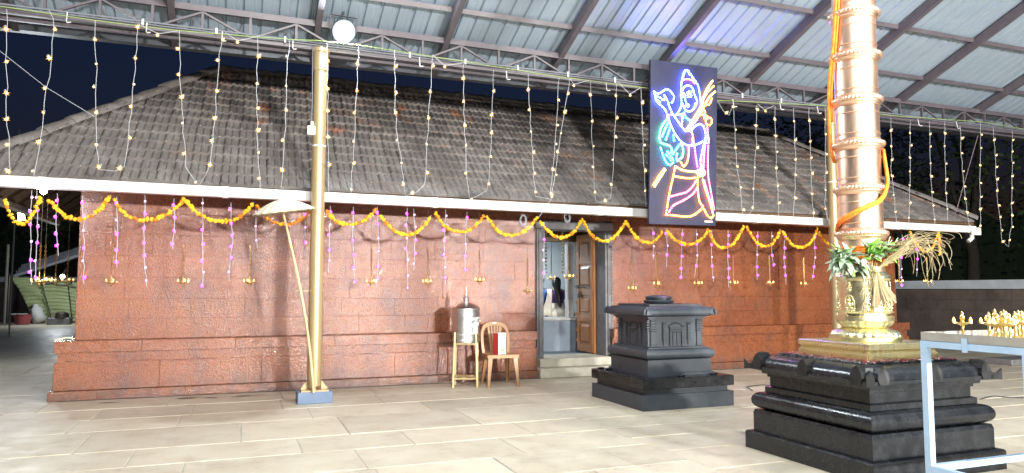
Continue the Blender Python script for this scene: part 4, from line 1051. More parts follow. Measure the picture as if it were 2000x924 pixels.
# ================================================================ PLASTIC CHAIR
def chair(cx, cy, rz_):
    t = thing('plastic_chair', 'light brown moulded plastic chair beside the doorway', 'chair', (cx, cy, 0)); t.rotation_euler = (0,0,0)
    PL = M('brown_plastic', (.37,.20,.085), (.34,.18,.075), rough=.35, scale=3)
    RM = Matrix.Translation((cx, cy, 0))@Matrix.Rotation(rz_, 4, 'Z')
    def put(mb, name, par, smooth=40):
        mb.v = [tuple(RM@Vector(p)) for p in mb.v]; return mb.build(name, PL, par, smooth=smooth)
    # local: front is -y
    sw = .21
    mb = MB(); nx, ny = 10, 8; vs = []
    for lay in (0, 1):
        for j in range(ny+1):
            for i in range(nx+1):
                a, b = i/nx*2-1, j/ny; w = lerp(.225, .19, b); dz = -.018*(1-a*a)*(math.sin(math.pi*min(1,b*1.1)))-(.02*max(0, .12-b)/.12)
                vs.append((a*w, lerp(-.215, .185, b), .44+dz-(.008 if lay else 0)))
    n = (nx+1)*(ny+1); fs = []
    for j in range(ny):
        for i in range(nx): q = j*(nx+1)+i; fs += [(q,q+1,q+nx+2,q+nx+1),(n+q,n+q+nx+1,n+q+nx+2,n+q+1)]
    put(mb.add(vs, fs), 'seat', t)
    mb = MB(); path = [(-.222,-.21),(.222,-.21),(.192,.18),(-.192,.18)]
    for k in range(4):
        a, b = path[k], path[(k+1)%4]; mb.bar((a[0],a[1],.418), (b[0],b[1],.418), .012, .045)
    put(mb, 'apron', t)
    for sx in (-1, 1):
        for sy, (x0, y0, x1, y1) in (('f', (.212,-.195,.235,-.225)), ('r', (.185,.16,.21,.245))):
            s2 = -1 if sy == 'f' else 1; mb = MB()
            for k in range(5):
                pass
            # angle-section leg: two tapering webs
            top = Vector((sx*x0, y0, .435)); bot = Vector((sx*x1, y1, 0))
            for dv in (Vector((-sx,0,0)), Vector((0,-s2,0))):
                wv = Vector((0,-s2,0)) if abs(dv.x) else Vector((-sx,0,0))
                th = .006
                P = [top, top+dv*.085, top+dv*.06-Vector((0,0,.06)), bot+dv*.036, bot]
                mb.prism(P, wv*th)
            put(mb, 'leg', t, False)
    # back: hoop frame with slats
    def bp(u, z): return Vector((u, .185+(z-.43)*.20, z))
    hoop = [(-.20,.42),(-.212,.55),(-.215,.66),(-.205,.76),(-.17,.83),(-.10,.868),(0,.88),(.10,.868),(.17,.83),(.205,.76),(.215,.66),(.212,.55),(.20,.42)]
    P = [bp(*h) for h in hoop]
    for _ in range(1):
        Q = []
        for a, b in zip(P, P[1:]): Q += [a*.75+b*.25, a*.25+b*.75]
        P = [P[0]]+Q+[P[-1]]
    mb = MB(); n = len(P); vs = []
    for i, p in enumerate(P):
        d = (P[min(i+1,n-1)]-P[max(i-1,0)]).normalized(); nrm = Vector((0,.98,-.2)); inn = d.cross(nrm).normalized()
        w = .038+.02*max(0, (p.z-.74)/.14)
        c0 = Vector((0,bp(0,.62).y,.62)); inn = inn if (c0-p).dot(inn) > 0 else -inn
        vs += [p-nrm*.008, p+inn*w-nrm*.010, p+inn*w+nrm*.006, p+nrm*.008]
    fs = [(i*4+j, i*4+(j+1)%4, (i+1)*4+(j+1)%4, (i+1)*4+j) for i in range(n-1) for j in range(4)]+[(0,1,2,3),(n*4-4,n*4-1,n*4-2,n*4-3)]
    bk = put(mb.add(vs, fs), 'backrest', t, 50)
    for u0, u1 in ((-.060,-.092),(-.030,-.046),(0,0),(.030,.046),(.060,.092)):
        mb = MB(); w = .025 if abs(u0) < .05 else .03
        mb.prism([bp(u0-w/2,.43), bp(u0+w/2,.43), bp(u1+w/2,.845), bp(u1-w/2,.845)], Vector((0,.008,-.001)))
        put(mb, 'slat', bk, False)
    mb = MB().prism([bp(-.03,.855), bp(.03,.855), bp(.028,.868), bp(-.028,.868)], Vector((0,-.0135,.0)))
    mb.v = [tuple(RM@Vector(p)) for p in mb.v]; mb.build('maker_plate', WHITE, bk)
    return RM
RM = chair(3.47, 9.54, R(-4))
RED = M('red_card', (.50,.03,.04), rough=.45)
t = thing('carton', 'narrow white and red carton standing on the plastic chair seat', 'carton', RM@Vector((.02,.0,.44)))
def bx(name, a, b, m, par):
    mb = MB().box(a, b, bev=.001); rot = Matrix.Rotation(R(28), 4, 'Z'); mb.v = [tuple(RM@(Vector((.02,.05,.43))+(rot@Vector(p)))) for p in mb.v]; return mb.build(name, m, par)
bx('body', (-.075,-.05,0), (.075,.05,.30), PAPER, t)
bx('red_side', (-.0765,-.0505,.0005), (-.0752,.0505,.2995), RED, t)
PIC = M('food_print', (.75,.50,.16), rough=.5); PIC2 = M('food_print_dark', (.20,.11,.05), rough=.5)
for i, (z0, z1, w, m) in enumerate(((.035,.048,.032,PIC),(.05,.058,.036,PIC2),(.06,.066,.036,M('print_green',(.3,.42,.12),rough=.5)),(.068,.088,.032,PIC))):
    bx('printed_picture', (-w+.008,-.0512,z0), (w+.008,-.0503,z1), m, t)
bx('printed_line', (-.03,-.0512,.262), (.045,-.0503,.268), M('print_grey', (.45,.46,.47), rough=.6), t)

# ================================================================ SMALL BLACK ALTAR
ax, ay = 4.82, 7.53
t = thing('stone_altar', 'small black granite altar with carved niches and flat cap before the door', 'altar', (ax, ay, 0))
H2 = .61
def sq(prof, name, m, par, c=(ax, ay, 0)): return MB().square(prof, c).build(name, m, par)
zz = lambda px, py: W(px, py, 6.92).z
s = sq([(H2,0),(H2,.17),(H2-.05,.171),(H2-.05,.235)], 'foot_slab', GRANITE2, t)
sq([(H2,.2355),(H2+.004,.24),(H2+.004,.345),(H2-.012,.352)], 'upper_slab', GRANITE, t)
tor = [(.43+.035*math.cos(a), .60+.055*math.sin(a)) for a in [R(-80+16*k) for k in range(11)]]
sq([(.455,.3525),(.455,.385),(.435,.39),(.435,.40),(.43,.40),(.43,.535),(.415,.54)]+tor+[(.40,.662),(.40,.675),(.385,.68)], 'base_moulding', GRANITE2, t)
die = sq([(.36,.681),(.36,.995)], 'die', GRANITE2, t)
cor = [(.455*1.0-.0*k, z) for k, z in ()]
sq([(.385,.996),(.385,1.012),(.40,1.016),(.40,1.03),(.43,1.035),(.445,1.045),(.47,1.05),(.478,1.07),(.47,1.10),(.45,1.125),(.42,1.145),(.37,1.15),(.35,1.15)], 'cornice', GRANITE2, t)
sq([(.36,1.1505),(.36,1.175),(.33,1.176)], 'cap_slab', GRANITE2, t)
MB().lathe([(.13,1.1765),(.175,1.185),(.185,1.205),(.175,1.218),(.15,1.222),(.15,1.232),(.165,1.238),(.165,1.255),(.14,1.268),(.08,1.278),(.03,1.28)], 32, (ax, ay, 0)).build('crown_stone', GRANITE2, t, smooth=40)
def face(k): # frame of each side: returns function (u, out, z)->point
    a = k*math.pi/2; ux = Vector((math.cos(a), math.sin(a), 0)); n = Vector((math.sin(a), -math.cos(a), 0)); c = Vector((ax, ay, 0))
    return lambda u, o, z: c+ux*u+n*(.36+o)+Vector((0,0,z))
for k in range(4):
    P = face(k)
    def rb(mb, u0, u1, z0, z1, o): 
        return mb.add([P(u0,-.004,z0),P(u1,-.004,z0),P(u1,-.004,z1),P(u0,-.004,z1),P(u0+.003,o,z0+.003),P(u1-.003,o,z0+.003),P(u1-.003,o,z1-.003),P(u0+.003,o,z1-.003)], [(0,1,5,4),(1,2,6,5),(2,3,7,6),(3,0,4,7),(4,5,6,7)])
    for uc in (-.315, .315):
        mb = MB(); rb(mb, uc-.036, uc+.036, .685, .86, .016); rb(mb, uc-.044, uc+.044, .685, .70, .026); rb(mb, uc-.044, uc+.044, .705, .715, .024)
        for z in (.862,.892,.922,.952): rb(mb, uc-.044, uc+.044, z, z+.022, .030)
        rb(mb, uc-.038, uc+.038, .976, .993, .022); mb.build('corner_pilaster', GRANITE2, die)
    for uc in (-.17, .17):
        mb = MB(); rb(mb, uc-.014, uc+.014, .70, .96, .014)
        for z in (.76,.785,.81,.84,.875,.905): rb(mb, uc-.028, uc+.028, z, z+.014, .024)
        for e in (-1, 1):
            for j in range(5):
                a = j*.9; q = P(uc+e*(.012+.012*math.cos(a)), .014, .945+.012*math.sin(a)); mb.ball(q, .007, sub=1)
        mb.build('baluster_relief', GRANITE2, die)
    mb = MB(); rb(mb, -.095, -.068, .69, .88, .014); rb(mb, .068, .095, .69, .88, .014); rb(mb, -.10, .10, .885, .903, .024); rb(mb, -.085, .085, .862, .878, .022)
    rb(mb, -.05, -.004, .695, .84, .010); rb(mb, .004, .05, .695, .84, .010); rb(mb, -.06, .06, .842, .855, .016)
    for z in (.72,.75,.78,.81): rb(mb, -.108, -.064, z, z+.008, .02); rb(mb, .064, .108, z, z+.008, .02)
    for j in range(15):
        a = math.pi*j/14; mb.ball(P(.088*math.cos(a), .008, .905+.05*math.sin(a)), .0115, sub=1)
    for e in (-1,1): mb.ball(P(e*.1, .008, .918), .014, sub=1)
    mb.build('false_door', GRANITE2, die)
    # horned leaves on the cornice
    for uc in (-.455, -.0, .455):
        w = .05; base = .10
        if uc == 0: continue
        mb = MB(); pts_ = [P(uc-w,base+.0,1.055), P(uc+w,base+.0,1.055), P(uc+w*.9,base-.01,1.10), P(uc,base-.015,1.145), P(uc-w*.9,base-.01,1.10)]
        nrm = P(0,1,0)-P(0,0,0); mb.prism(pts_, nrm*.022-Vector((0,0,0))); mb.build('cornice_leaf', GRANITE2, t)
for i, (dx, dy) in enumerate(((-.5,.36),(-.54,.5),(-.05,-.53),(.42,-.5),(.53,-.05))):
    tag(MB().ball((ax+dx, ay+dy, .362), .05, sub=1, sc=(1.2,.5,.28)).build('pebble', GRANITE, None, origin=(ax+dx, ay+dy, .352)), 'small dark stone on the altar slab, %s' % ('left rear corner','at the far left edge','front edge middle','front edge right','right edge')[i], 'stone', 'small stones on the altar slab')

# ================================================================ BIG BLACK PEDESTAL OF THE FLAGSTAFF
bx_, by_ = 4.775, 4.43
t = thing('flagstaff_pedestal', 'large black granite pedestal with horned cornice under the brass flagstaff', 'pedestal', (bx_, by_, 0))
c0 = (bx_, by_, 0)
sq([(.665,0),(.665,.135),(.655,.145)], 'foot_slab', GRANITE, t, c0)
sq([(.615,.1455),(.615,.30),(.605,.328)], 'plinth_block', GRANITE, t, c0)
tor = [(.565+.062*math.cos(a), .405+.068*math.sin(a)) for a in [R(-75+12.5*k) for k in range(13)]]
MB().square([(.55,.3285)]+tor+[(.545,.475),(.53,.478)], c0).build('torus_moulding', GRANITE, t, smooth=40)
sq([(.545,.4785),(.545,.52),(.53,.525),(.515,.53),(.515,.60),(.53,.605),(.53,.625),(.56,.632),(.565,.655)], 'neck', GRANITE, t, c0)
cor = [(.575,.6555),(.60,.662),(.635,.668),(.64,.69),(.64,.698),(.622,.70)]+[(.622-.13*(1-math.cos(a)), .70+.095*math.sin(a)) for a in [R(10*k) for k in range(1,10)]]+[(.46,.80),(.44,.80)]
MB().square(cor, c0).build('cornice', GRANITE, t, smooth=40)
sq([(.46,.8005),(.455,.812)], 'top_slab', GRANITE, t, c0)
for k in range(4):
    a = k*math.pi/2; ux = Vector((math.cos(a), math.sin(a), 0)); nn = Vector((math.sin(a), -math.cos(a), 0)); C_ = Vector(c0)
    for uc in (-.52, -.0, .52):
        def P2(u, o, z): return C_+ux*(uc+u)+nn*o+Vector((0,0,z))
        w = .055
        poly = [P2(-w*.7,.648,.676), P2(w*.7,.648,.676), P2(w,.648,.715), P2(w*.85,.646,.755), P2(w*.35,.642,.795), P2(0,.64,.808), P2(-w*.35,.642,.795), P2(-w*.85,.646,.755), P2(-w,.648,.715)]
        mb = MB(); back = [P2((p-C_-ux*uc).dot(ux)*.55, .52, p.z+.004) for p in poly]; n = len(poly)
        mb.add(poly+back, [tuple(range(n)), tuple(range(2*n-1,n-1,-1))]+[(i,(i+1)%n,(i+1)%n+n,i+n) for i in range(n)])
        mb.build('cornice_horn', GRANITE4, t)
    # corner horn
    d = (ux+nn).normalized(); sd = Vector((-d.y, d.x, 0)); B0 = C_+d*.86
    mb = MB(); mb.prism([B0+Vector((0,0,.675)), B0+d*.075+Vector((0,0,.668)), B0+d*.075+Vector((0,0,.75)), B0+d*.045+Vector((0,0,.715)), B0-d*.02+Vector((0,0,.72)), B0-d*.06+Vector((0,0,.79)), B0-d*.10+Vector((0,0,.76))], sd*.05)
    mb.v = [tuple(Vector(p)-sd*.025) for p in mb.v]; mb.build('corner_horn', GRANITE4, t)
# flower petals strewn on the pedestal top
rnd = random.Random(77)
PET = [M('petal_red', (.42,.02,.05), rough=.7), M('petal_white', (.75,.72,.62), rough=.7), M('petal_pink', (.6,.12,.16), rough=.7)]
mb = MB()
for k in range(1500):
    while True:
        x, y = rnd.uniform(-.47,.47), rnd.uniform(-.47,.47)
        if max(abs(x), abs(y)) > .365: break
    if max(abs(x),abs(y)) > .45 and rnd.random() < .5: continue
    z = .813 if max(abs(x),abs(y)) < .455 else .806
    a = rnd.uniform(0,6.28); r_ = rnd.uniform(.005,.011); q = Vector((bx_+x, by_+y, z+rnd.uniform(0,.006)))
    d1 = Vector((math.cos(a), math.sin(a), rnd.uniform(-.2,.3)))*r_; d2 = Vector((-math.sin(a), math.cos(a), rnd.uniform(-.2,.3)))*r_*.6
    mb.add([q-d1, q-d2, q+d1, q+d2], [(0,1,2,3)], rnd.choice((0,0,2,1)))
tag(mb.build('flower_petals', PET, None, origin=(bx_, by_, .81)), 'red and white flower petals strewn on the pedestal top', 'petals', None, 'stuff')
# ================================================================ BRASS FLAGSTAFF
fx, fy = 4.785, 4.42
fs_ = thing('flagstaff', 'tall gilded flagstaff with rope rings on embossed brass lotus base', 'flagstaff', (fx, fy, .812))
cF = (fx, fy, 0)
pp = MB().square([(.36,.8125),(.36,.855),(.352,.858),(.352,.866),(.345,.872),(.345,.880),(.352,.886),(.36,.892),(.36,.93),(.35,.936)], cF).build('base_plate', BRASS, fs_)
bd = MB()
for k in range(4):
    a = k*math.pi/2; ux = Vector((math.cos(a), math.sin(a), 0)); nn = Vector((math.sin(a), -math.cos(a), 0))
    for j in range(48):
        u = -.35+.7*(j+.5)/48; p = Vector(cF)+ux*u+nn*.361
        bd.obox(p+Vector((0,0,.834)), ux*.0045, nn*.003, Vector((0,0,.016)))
        if j % 2 == 0: bd.obox(p+Vector((0,0,.908))+ux*.005, ux*.008, nn*.003, Vector((0,0,.004)))
    for j in range(60):
        u = -.34+.68*(j+.5)/60; bd.obox(Vector(cF)+ux*u+nn*.347+Vector((0,0,.876)), ux*.004, nn*.004, Vector((0,0,.003)))
bd.build('beaded_border', BRASS, pp, stuff=True)
def petal(n, d, ph=0): return lambda i, a: 1+d*(abs(math.cos((a+ph)*n/2)) - .5)
MB().lathe([(.268,.9365),(.272,.94),(.272,.968),(.262,.972)], 64, cF).build('base_ring', BRASS, fs_, smooth=30)
MB().lathe([(.258,.9725),(.262,.982),(.252,1.0),(.225,1.018),(.195,1.03),(.17,1.038)], 96, cF, mod=lambda i, a: 1+(.075,.075,.07,.055,.03,0)[i]*(abs(math.cos(a*12))-.5)).build('lower_lotus', BRASS, fs_, smooth=60)
MB().lathe([(.168,1.0385),(.178,1.05),(.195,1.066),(.208,1.085),(.212,1.097)], 96, cF, mod=lambda i, a: 1+(0,.02,.045,.06,.05)[i]*(abs(math.cos(a*11))-.5)).build('upper_lotus', BRASS, fs_, smooth=60)
MB().lathe([(.212,1.0975),(.217,1.10),(.217,1.132),(.212,1.135),(.198,1.136),(.196,1.155),(.200,1.158),(.217,1.162),(.219,1.168),(.205,1.174)], 64, cF).build('collar', BRASS, fs_, smooth=30)
dr = MB().lathe([(.197,1.1745),(.196,1.25),(.194,1.35),(.193,1.418),(.198,1.424),(.205,1.436),(.204,1.452),(.196,1.462),(.185,1.468),(.172,1.49)], 64, cF).build('embossed_drum', BRASS, fs_, smooth=30)
for k in range(8):
    a = k*math.pi/4+R(10); n_ = Vector((math.cos(a), math.sin(a), 0)); s_ = Vector((-n_.y, n_.x, 0))
    mb = MB(); Q = lambda u, z, o=0: Vector(cF)+n_*(math.sqrt(.196**2-u*u)+o)+s_*u+Vector((0,0,z))
    for j in range(15):
        t_ = math.pi*j/14; mb.ball(Q(.038*math.cos(t_), 1.245+.055*math.sin(t_)), .0075, sub=1)
    for j in range(6):
        for e in (-1, 1): mb.ball(Q(e*.040, 1.182+j*.0115), .007, sub=1)
    mb.ball(Q(0,1.262,.004), .0145, sub=1); mb.ball(Q(0,1.228,.003), .02, sub=1, sc=(1,1,1.2)); mb.ball(Q(0,1.283,.003), .008, sub=1)
    for e in (-1,1): mb.ball(Q(e*.018,1.200,.003), .016, sub=1, sc=(1.2,1.2,.6)); mb.ball(Q(e*.026,1.232,.002), .009, sub=1, sc=(1,1,1.6))
    for u in (-.03,-.015,0,.015,.03): mb.ball(Q(u,1.181,.002), .009, sub=1)
    mb.build('seated_figure_relief', BRASS, dr, smooth=True)
    mb = MB()
    for j in range(12):
        t_ = 2*math.pi*j/12; mb.ball(Q(.017*math.cos(t_), 1.365+.030*math.sin(t_)), .0075, sub=1)
    for z in (1.35,1.365,1.38,1.405): mb.ball(Q(0,z,.002), .010, sub=1)
    mb.build('leaf_relief', BRASS, dr, smooth=True)
RINGS = [1.80,2.17,2.54,2.91,3.285,3.645,4.02,4.39,4.76,5.13,5.5]
zl = 1.49; shaft = MB().lathe([(.166,1.491),(.166,6.0)], 64, cF).build('shaft', COPPER, fs_, smooth=30)
for z in RINGS:
    MB().lathe([(.171,z-.115),(.173,z-.112),(.171,z-.108)], 64, cF, cap=False).build('thin_band', COPPER, shaft, smooth=30)
    MB().lathe([(.171,z+.082),(.174,z+.086),(.171,z+.09)], 64, cF, cap=False).build('thin_band', COPPER, shaft, smooth=30)
    MB().lathe([(.1665,z-.05),(.178,z-.046),(.180,z-.036),(.186,z-.03),(.192,z-.02),(.189,z+.026),(.182,z+.03),(.172,z+.04),(.1665,z+.046)], 64, cF, cap=False).build('ring', COPPER, shaft, smooth=40)
    mb = MB(); n = 160
    vs = []
    for j in range(n):
        a = 2*math.pi*j/n
        for q in range(8):
            b = 2*math.pi*q/8; rr = .0165*(1+.22*math.cos(b-a*42)); vs.append(Vector(cF)+Vector(((.1885+rr*math.cos(b))*math.cos(a), (.1885+rr*math.cos(b))*math.sin(a), z+.003+rr*1.15*math.sin(b))))
    fs = [(j*8+q, j*8+(q+1)%8, ((j+1)%n)*8+(q+1)%8, ((j+1)%n)*8+q) for j in range(n) for q in range(8)]
    mb.add(vs, fs).build('rope_moulding', COPPER, shaft, smooth=True)
MB().lathe([(.166,6.0005),(.20,6.05),(.12,6.12),(.15,6.2),(.05,6.32),(.005,6.5)], 32, cF).build('finial', COPPER, fs_, smooth=50)
# saffron cloth rope round the shaft
def frame_a(px): return None
view = math.atan2(-fy, -fx)      # direction from the shaft towards the camera
def sp(du, r, z): a = view+du; return Vector((fx+r*math.cos(a), fy+r*math.sin(a), z))
t = thing('saffron_rope', 'orange cloth rope wound round the copper flagstaff shaft', 'rope', (fx, fy, 1.5))
P = [sp(-.75,.19,4.5), sp(-.62,.19,4.0), sp(-.75,.195,3.66), sp(-.95,.195,3.4), sp(-1.3,.215,3.05), sp(-1.38,.215,2.75), sp(-1.42,.205,2.48), sp(-1.7,.185,2.42)]
def smooth(P, n=6, it=3):
    Q = []
    for a, b in zip(P, P[1:]): Q += [a.lerp(b, k/n) for k in range(n)]
    Q.append(P[-1])
    for _ in range(it): Q = [Q[0]]+[(Q[k-1]+Q[k]*2+Q[k+1])/4 for k in range(1, len(Q)-1)]+[Q[-1]]
    return Q
MB().tube(smooth(P), .014, 8).build('upper_run', ROPEO, t, smooth=True)
P2_ = [p+Vector((.012,-.018,.0)) for p in P[:6]]
MB().tube(smooth(P2_), .009, 8).build('upper_strand', M('yellow_cloth', (.85,.30,.02), (.8,.20,.015), rough=.75, scale=20, bump=.4), t, smooth=True)
# du > 0 swings to the picture's left or right? walk from right edge (behind) down across the front to the left
P = [sp(1.75,.185,2.50), sp(1.45,.195,2.36), sp(1.30,.215,2.22), sp(1.05,.205,2.12)]+[sp(lerp(.9,-1.35,k/8), .183, lerp(2.07,1.88,k/8)) for k in range(9)]+[sp(-1.6,.185,1.84)]
MB().tube(smooth(P), .015, 8).build('slanting_run', MATS['yellow_cloth'], t, smooth=True)
P3 = [p+Vector((0,0,-.02)) for p in P]; MB().tube(smooth(P3), .012, 8).build('slanting_strand', ROPEO, t, smooth=True)
P = []
for k in range(9*24+1): a = 2*math.pi*k/24; P.append(Vector((fx+.176*math.cos(a), fy+.176*math.sin(a), 1.53+.165*k/(9*24))))
MB().tube(P, .0105, 6).build('coil', ROPEO, t, smooth=True)
# leaves tied round the shaft foot
def leaf(mb, base, d, L, w, up, curl, mi=0):
    base, d, up = Vector(base), Vector(d).normalized(), Vector(up)
    side = d.cross(up); side = side.normalized() if side.length > 1e-4 else d.orthogonal().normalized(); nrm = side.cross(d)
    prof_ = [(0,.06),(.2,.55),(.45,1),(.7,.8),(.9,.35),(1,.02)]; vs = []
    for s_, ww in prof_:
        c_ = base+d*(L*s_)-nrm*(curl*L*s_*s_); vs += [c_-side*w*ww*.5+nrm*w*.13*ww, c_, c_+side*w*ww*.5+nrm*w*.13*ww]
    fs = []
    for k in range(len(prof_)-1): o = k*3; fs += [(o,o+1,o+4,o+3),(o+1,o+2,o+5,o+4)]
    mb.add(vs, fs, mi)
rnd = random.Random(17)
def bunch(name, label, centre, n, L, w, mats, spread, bias, mi_w):
    t = thing(name, label, 'leaves', centre)
    for k in range(n):
        d = Vector((rnd.gauss(bias[0],spread), rnd.gauss(bias[1],spread), rnd.gauss(bias[2],spread)))
        b = Vector(centre)+Vector((rnd.uniform(-.05,.05), rnd.uniform(-.05,.05), rnd.uniform(-.04,.05)))
        mb = MB(); leaf(mb, b, d, L*rnd.uniform(.6,1.2), w*rnd.uniform(.7,1.2), (rnd.uniform(-.4,.4),-.3,1), rnd.uniform(.1,.7))
        mb.build('leaf', mats[rnd.choices(range(len(mats)), mi_w)[0]], t, smooth=True)
    st = MB()
    for k in range(5): st.tube([Vector(centre)+Vector((rnd.uniform(-.03,.03),rnd.uniform(-.03,.03),-.06)), Vector(centre)+Vector(bias)*.12+Vector((rnd.uniform(-.05,.05),0,rnd.uniform(0,.06)))], .004, 5)
    st.build('stems', LEAFG, t)
    return t
def shf(px, py, out): # point near the shaft surface seen at a pixel
    d = ray(px, py); k = (Vector((fx,fy,0))-_C); k.z = 0; dd = Vector((d.x,d.y,0)); s_ = k.dot(dd)/dd.dot(dd)-out/dd.length; return _C+d*s_
bunch('leaf_bunch', 'bunch of grey green leaves tied at the flagstaff\'s left', shf(1648,507,.19), 150, .13, .046, [LEAFG, LEAF], .65, (-.45,-.5,.12), (6,1))
bunch('leaf_bunch', 'bright green leaves tied at the flagstaff\'s right', shf(1703,492,.20), 30, .10, .06, [LEAF, LEAFG], .55, (.3,-.5,.25), (8,1))
bunch('leaf_bunch', 'broad drooping leaves under the orange coil in front', shf(1683,516,.19), 22, .10, .045, [LEAFG, LEAF], .4, (.1,-.5,-.55), (5,2))
bunch('leaf_bunch', 'green leaves reaching up to the right beside the straw', shf(1722,490,.12), 30, .10, .04, [LEAF, LEAFG], .4, (.75,-.35,.45), (4,2))
# straw tassel and spray
knot = shf(1711,527,.21)
t = thing('straw_bundle', 'dry straw bundle with hanging tassel and feathery spray tied to flagstaff', 'straw', knot)
MB().lathe([(.022,-.02),(.03,-.008),(.03,.012),(.02,.024)], 12, knot).build('knot', STRAW, t)
mb = MB()
for k in range(150):
    e = shf(rnd.uniform(1699,1753), 0, .21); u = rnd.random()
    px = lerp(1702, 1751, u); py = lerp(606, 588, u)+rnd.uniform(-10,6)
    E_ = shf(px, py, .21+rnd.uniform(-.04,.05)); mid = knot.lerp(E_, .5)+Vector((0,0,-.012+rnd.uniform(-.006,.01)))
    mb.tube([knot+Vector((rnd.uniform(-.012,.012),rnd.uniform(-.012,.012),0)), mid, E_], .0026, 4)
mb.build('tassel', STRAW, t, stuff=True)
mb = MB()
for k in range(46):
    px, py = rnd.uniform(1738,1782), 0; py = 530-(px-1711)*.80+rnd.uniform(-9,12)
    E_ = shf(px, py, .15+rnd.uniform(-.1,.1)); mb.tube([knot+Vector((rnd.uniform(-.02,.02),rnd.uniform(-.02,.02),0)), knot.lerp(E_,.5)+Vector((0,0,.01)), E_], .0022, 4)
mb.build('sheaf', STRAW, t, stuff=True)
mb = MB()
for k in range(52):
    S = shf(rnd.uniform(1738,1778), rnd.uniform(472,505), .12); px = rnd.uniform(1782,1866); ty_ = rnd.uniform(448,492); dr_ = rnd.choice((8,15,30,55,80))*rnd.uniform(.5,1.1)
    off = Vector((0, rnd.uniform(-.12,.12), 0)); mx_ = lerp(1765, px, rnd.uniform(.4,.7))
    P = [S, shf(mx_, ty_+rnd.uniform(-6,6), .1)+off*.5, shf(px-6, ty_+dr_*.25, .1)+off, shf(px+rnd.uniform(-4,6), ty_+dr_*.65, .1)+off, shf(px+rnd.uniform(-14,10), ty_+dr_, .1)+off]
    mb.tube(smooth(P, 5, 4), .0011, 4)
mb.build('spray', STRAW, t, stuff=True)
mb = MB()
for k in range(16):
    S = shf(rnd.uniform(1690,1716), rnd.uniform(500,530), .2); E_ = shf(rnd.uniform(1676,1712), rnd.uniform(560,625), .22); mb.tube([S, S.lerp(E_,.5)+Vector((rnd.uniform(-.02,.02),-.01,0)), E_], .002, 4)
mb.build('loose_straws', STRAW, t, stuff=True)

# ================================================================ LAMP TABLE AT RIGHT
TBL = M('pale_blue_enamel', (.40,.55,.73), (.33,.47,.65), rough=.4, scale=7, bump=.1)
TRAY = M('tray_steel', (.55,.54,.50), (.46,.45,.41), rough=.35, metal=.5, scale=6)
tx, ty0, ty1, th = 3.89, 2.55, 3.15, 1.04
t = thing('lamp_table', 'pale blue metal frame table with steel tray at the right edge', 'table', (tx, ty1, 0))
TXR = 5.6
for (x, y) in ((tx,ty0),(tx,ty1),(TXR,ty0),(TXR,ty1)): MB().box((x-.02,y-.02,0),(x+.02,y+.02,th)).build('leg', TBL, t)
for z in (th-.018, .285):
    for y in (ty0, ty1): MB().box((tx+.0205,y-.0185,z-.02),(TXR-.0205,y+.0185,z+.0175)).build('rail', TBL, t)
    for x in (tx, TXR): MB().box((x-.0185,ty0+.0205,z-.02),(x+.0185,ty1-.0205,z+.0175)).build('rail', TBL, t)
tray = MB()
X0, X1, Y0, Y1, Z0_ = tx-.012, TXR+.02, ty0-.02, ty1+.02, th+.002
tray.box((X0,Y0,Z0_),(X1,Y1,Z0_+.006))
tr2 = tray.build('tray', TRAY, t)
for a, b in (((X0,Y0),(X0+.006,Y1)),((X1-.006,Y0),(X1,Y1)),((X0+.0065,Y0),(X1-.0065,Y0+.006)),((X0+.0065,Y1-.006),(X1-.0065,Y1))):
    MB().box((a[0],a[1],Z0_+.0065),(b[0],b[1],Z0_+.05)).build('tray_rim', TRAY, tr2)
MB().box((tx-.026,2.87,th-.05),(tx-.0195,2.9,th+.03)).build('tray_clip', TBL, t)
tz_ = Z0_+.0065
OILL = MB()
lampm = OILL.lathe([(.034,0),(.036,.006),(.026,.014),(.012,.024),(.010,.05),(.013,.056),(.009,.064),(.010,.088),(.016,.094),(.03,.098),(.044,.104),(.045,.110),(.030,.110),(.012,.112),(.010,.124),(.015,.134),(.014,.150),(.008,.158),(.010,.166),(.003,.180)], 16)
for k in range(2): lampm.bar((.03*(1-2*k),0,.104),(.062*(1-2*k),0,.110), .02, .010)
lampm = lampm.mesh('lamp_body', BRASSD, smooth=40)
FM2 = flame_mesh(.03, .009)
DEP = [(1880,.30,3.04),(1932,.3,3.02),(1944,.3,3.08),(1957,.1,2.93),(1966,.1,3.06),(1972,.1,2.86),(1983,.1,2.96),(1990,.1,3.06),(1997,.1,2.86),(2004,.1,2.98),(1948,.1,2.84),(1962,.1,2.78)]
names = ['standing alone at the tray corner','nearest the lone lamp','just behind the second lamp','fourth along the tray, tall flame','fifth, towards the tray rear','sixth, near the tray front','seventh, in the crowded middle','eighth, at the tray rear','ninth, beside the near table leg','tenth, at the photo\'s right edge','eleventh, low at the tray front','twelfth, foremost on the tray']
for i, (px, _, y) in enumerate(DEP):
    p = W(px, 640, y); p = Vector((p.x, y, tz_))
    if p.x > TXR: continue
    t = thing('oil_lamp', 'small brass oil lamp on the tray, '+names[i], 'oil lamp', p, 'brass oil lamps on the tray')
    sc = rnd.uniform(.88,1.06); a = rnd.uniform(-.5,.3)
    inst('lamp_body', lampm, t, p, (0,0,a), sc)
    for e in ((1,) if i % 3 else (1,-1)): inst('flame', FM2, t, p+Vector((-e*.056*sc*math.cos(a), -e*.056*sc*math.sin(a), .112*sc)))

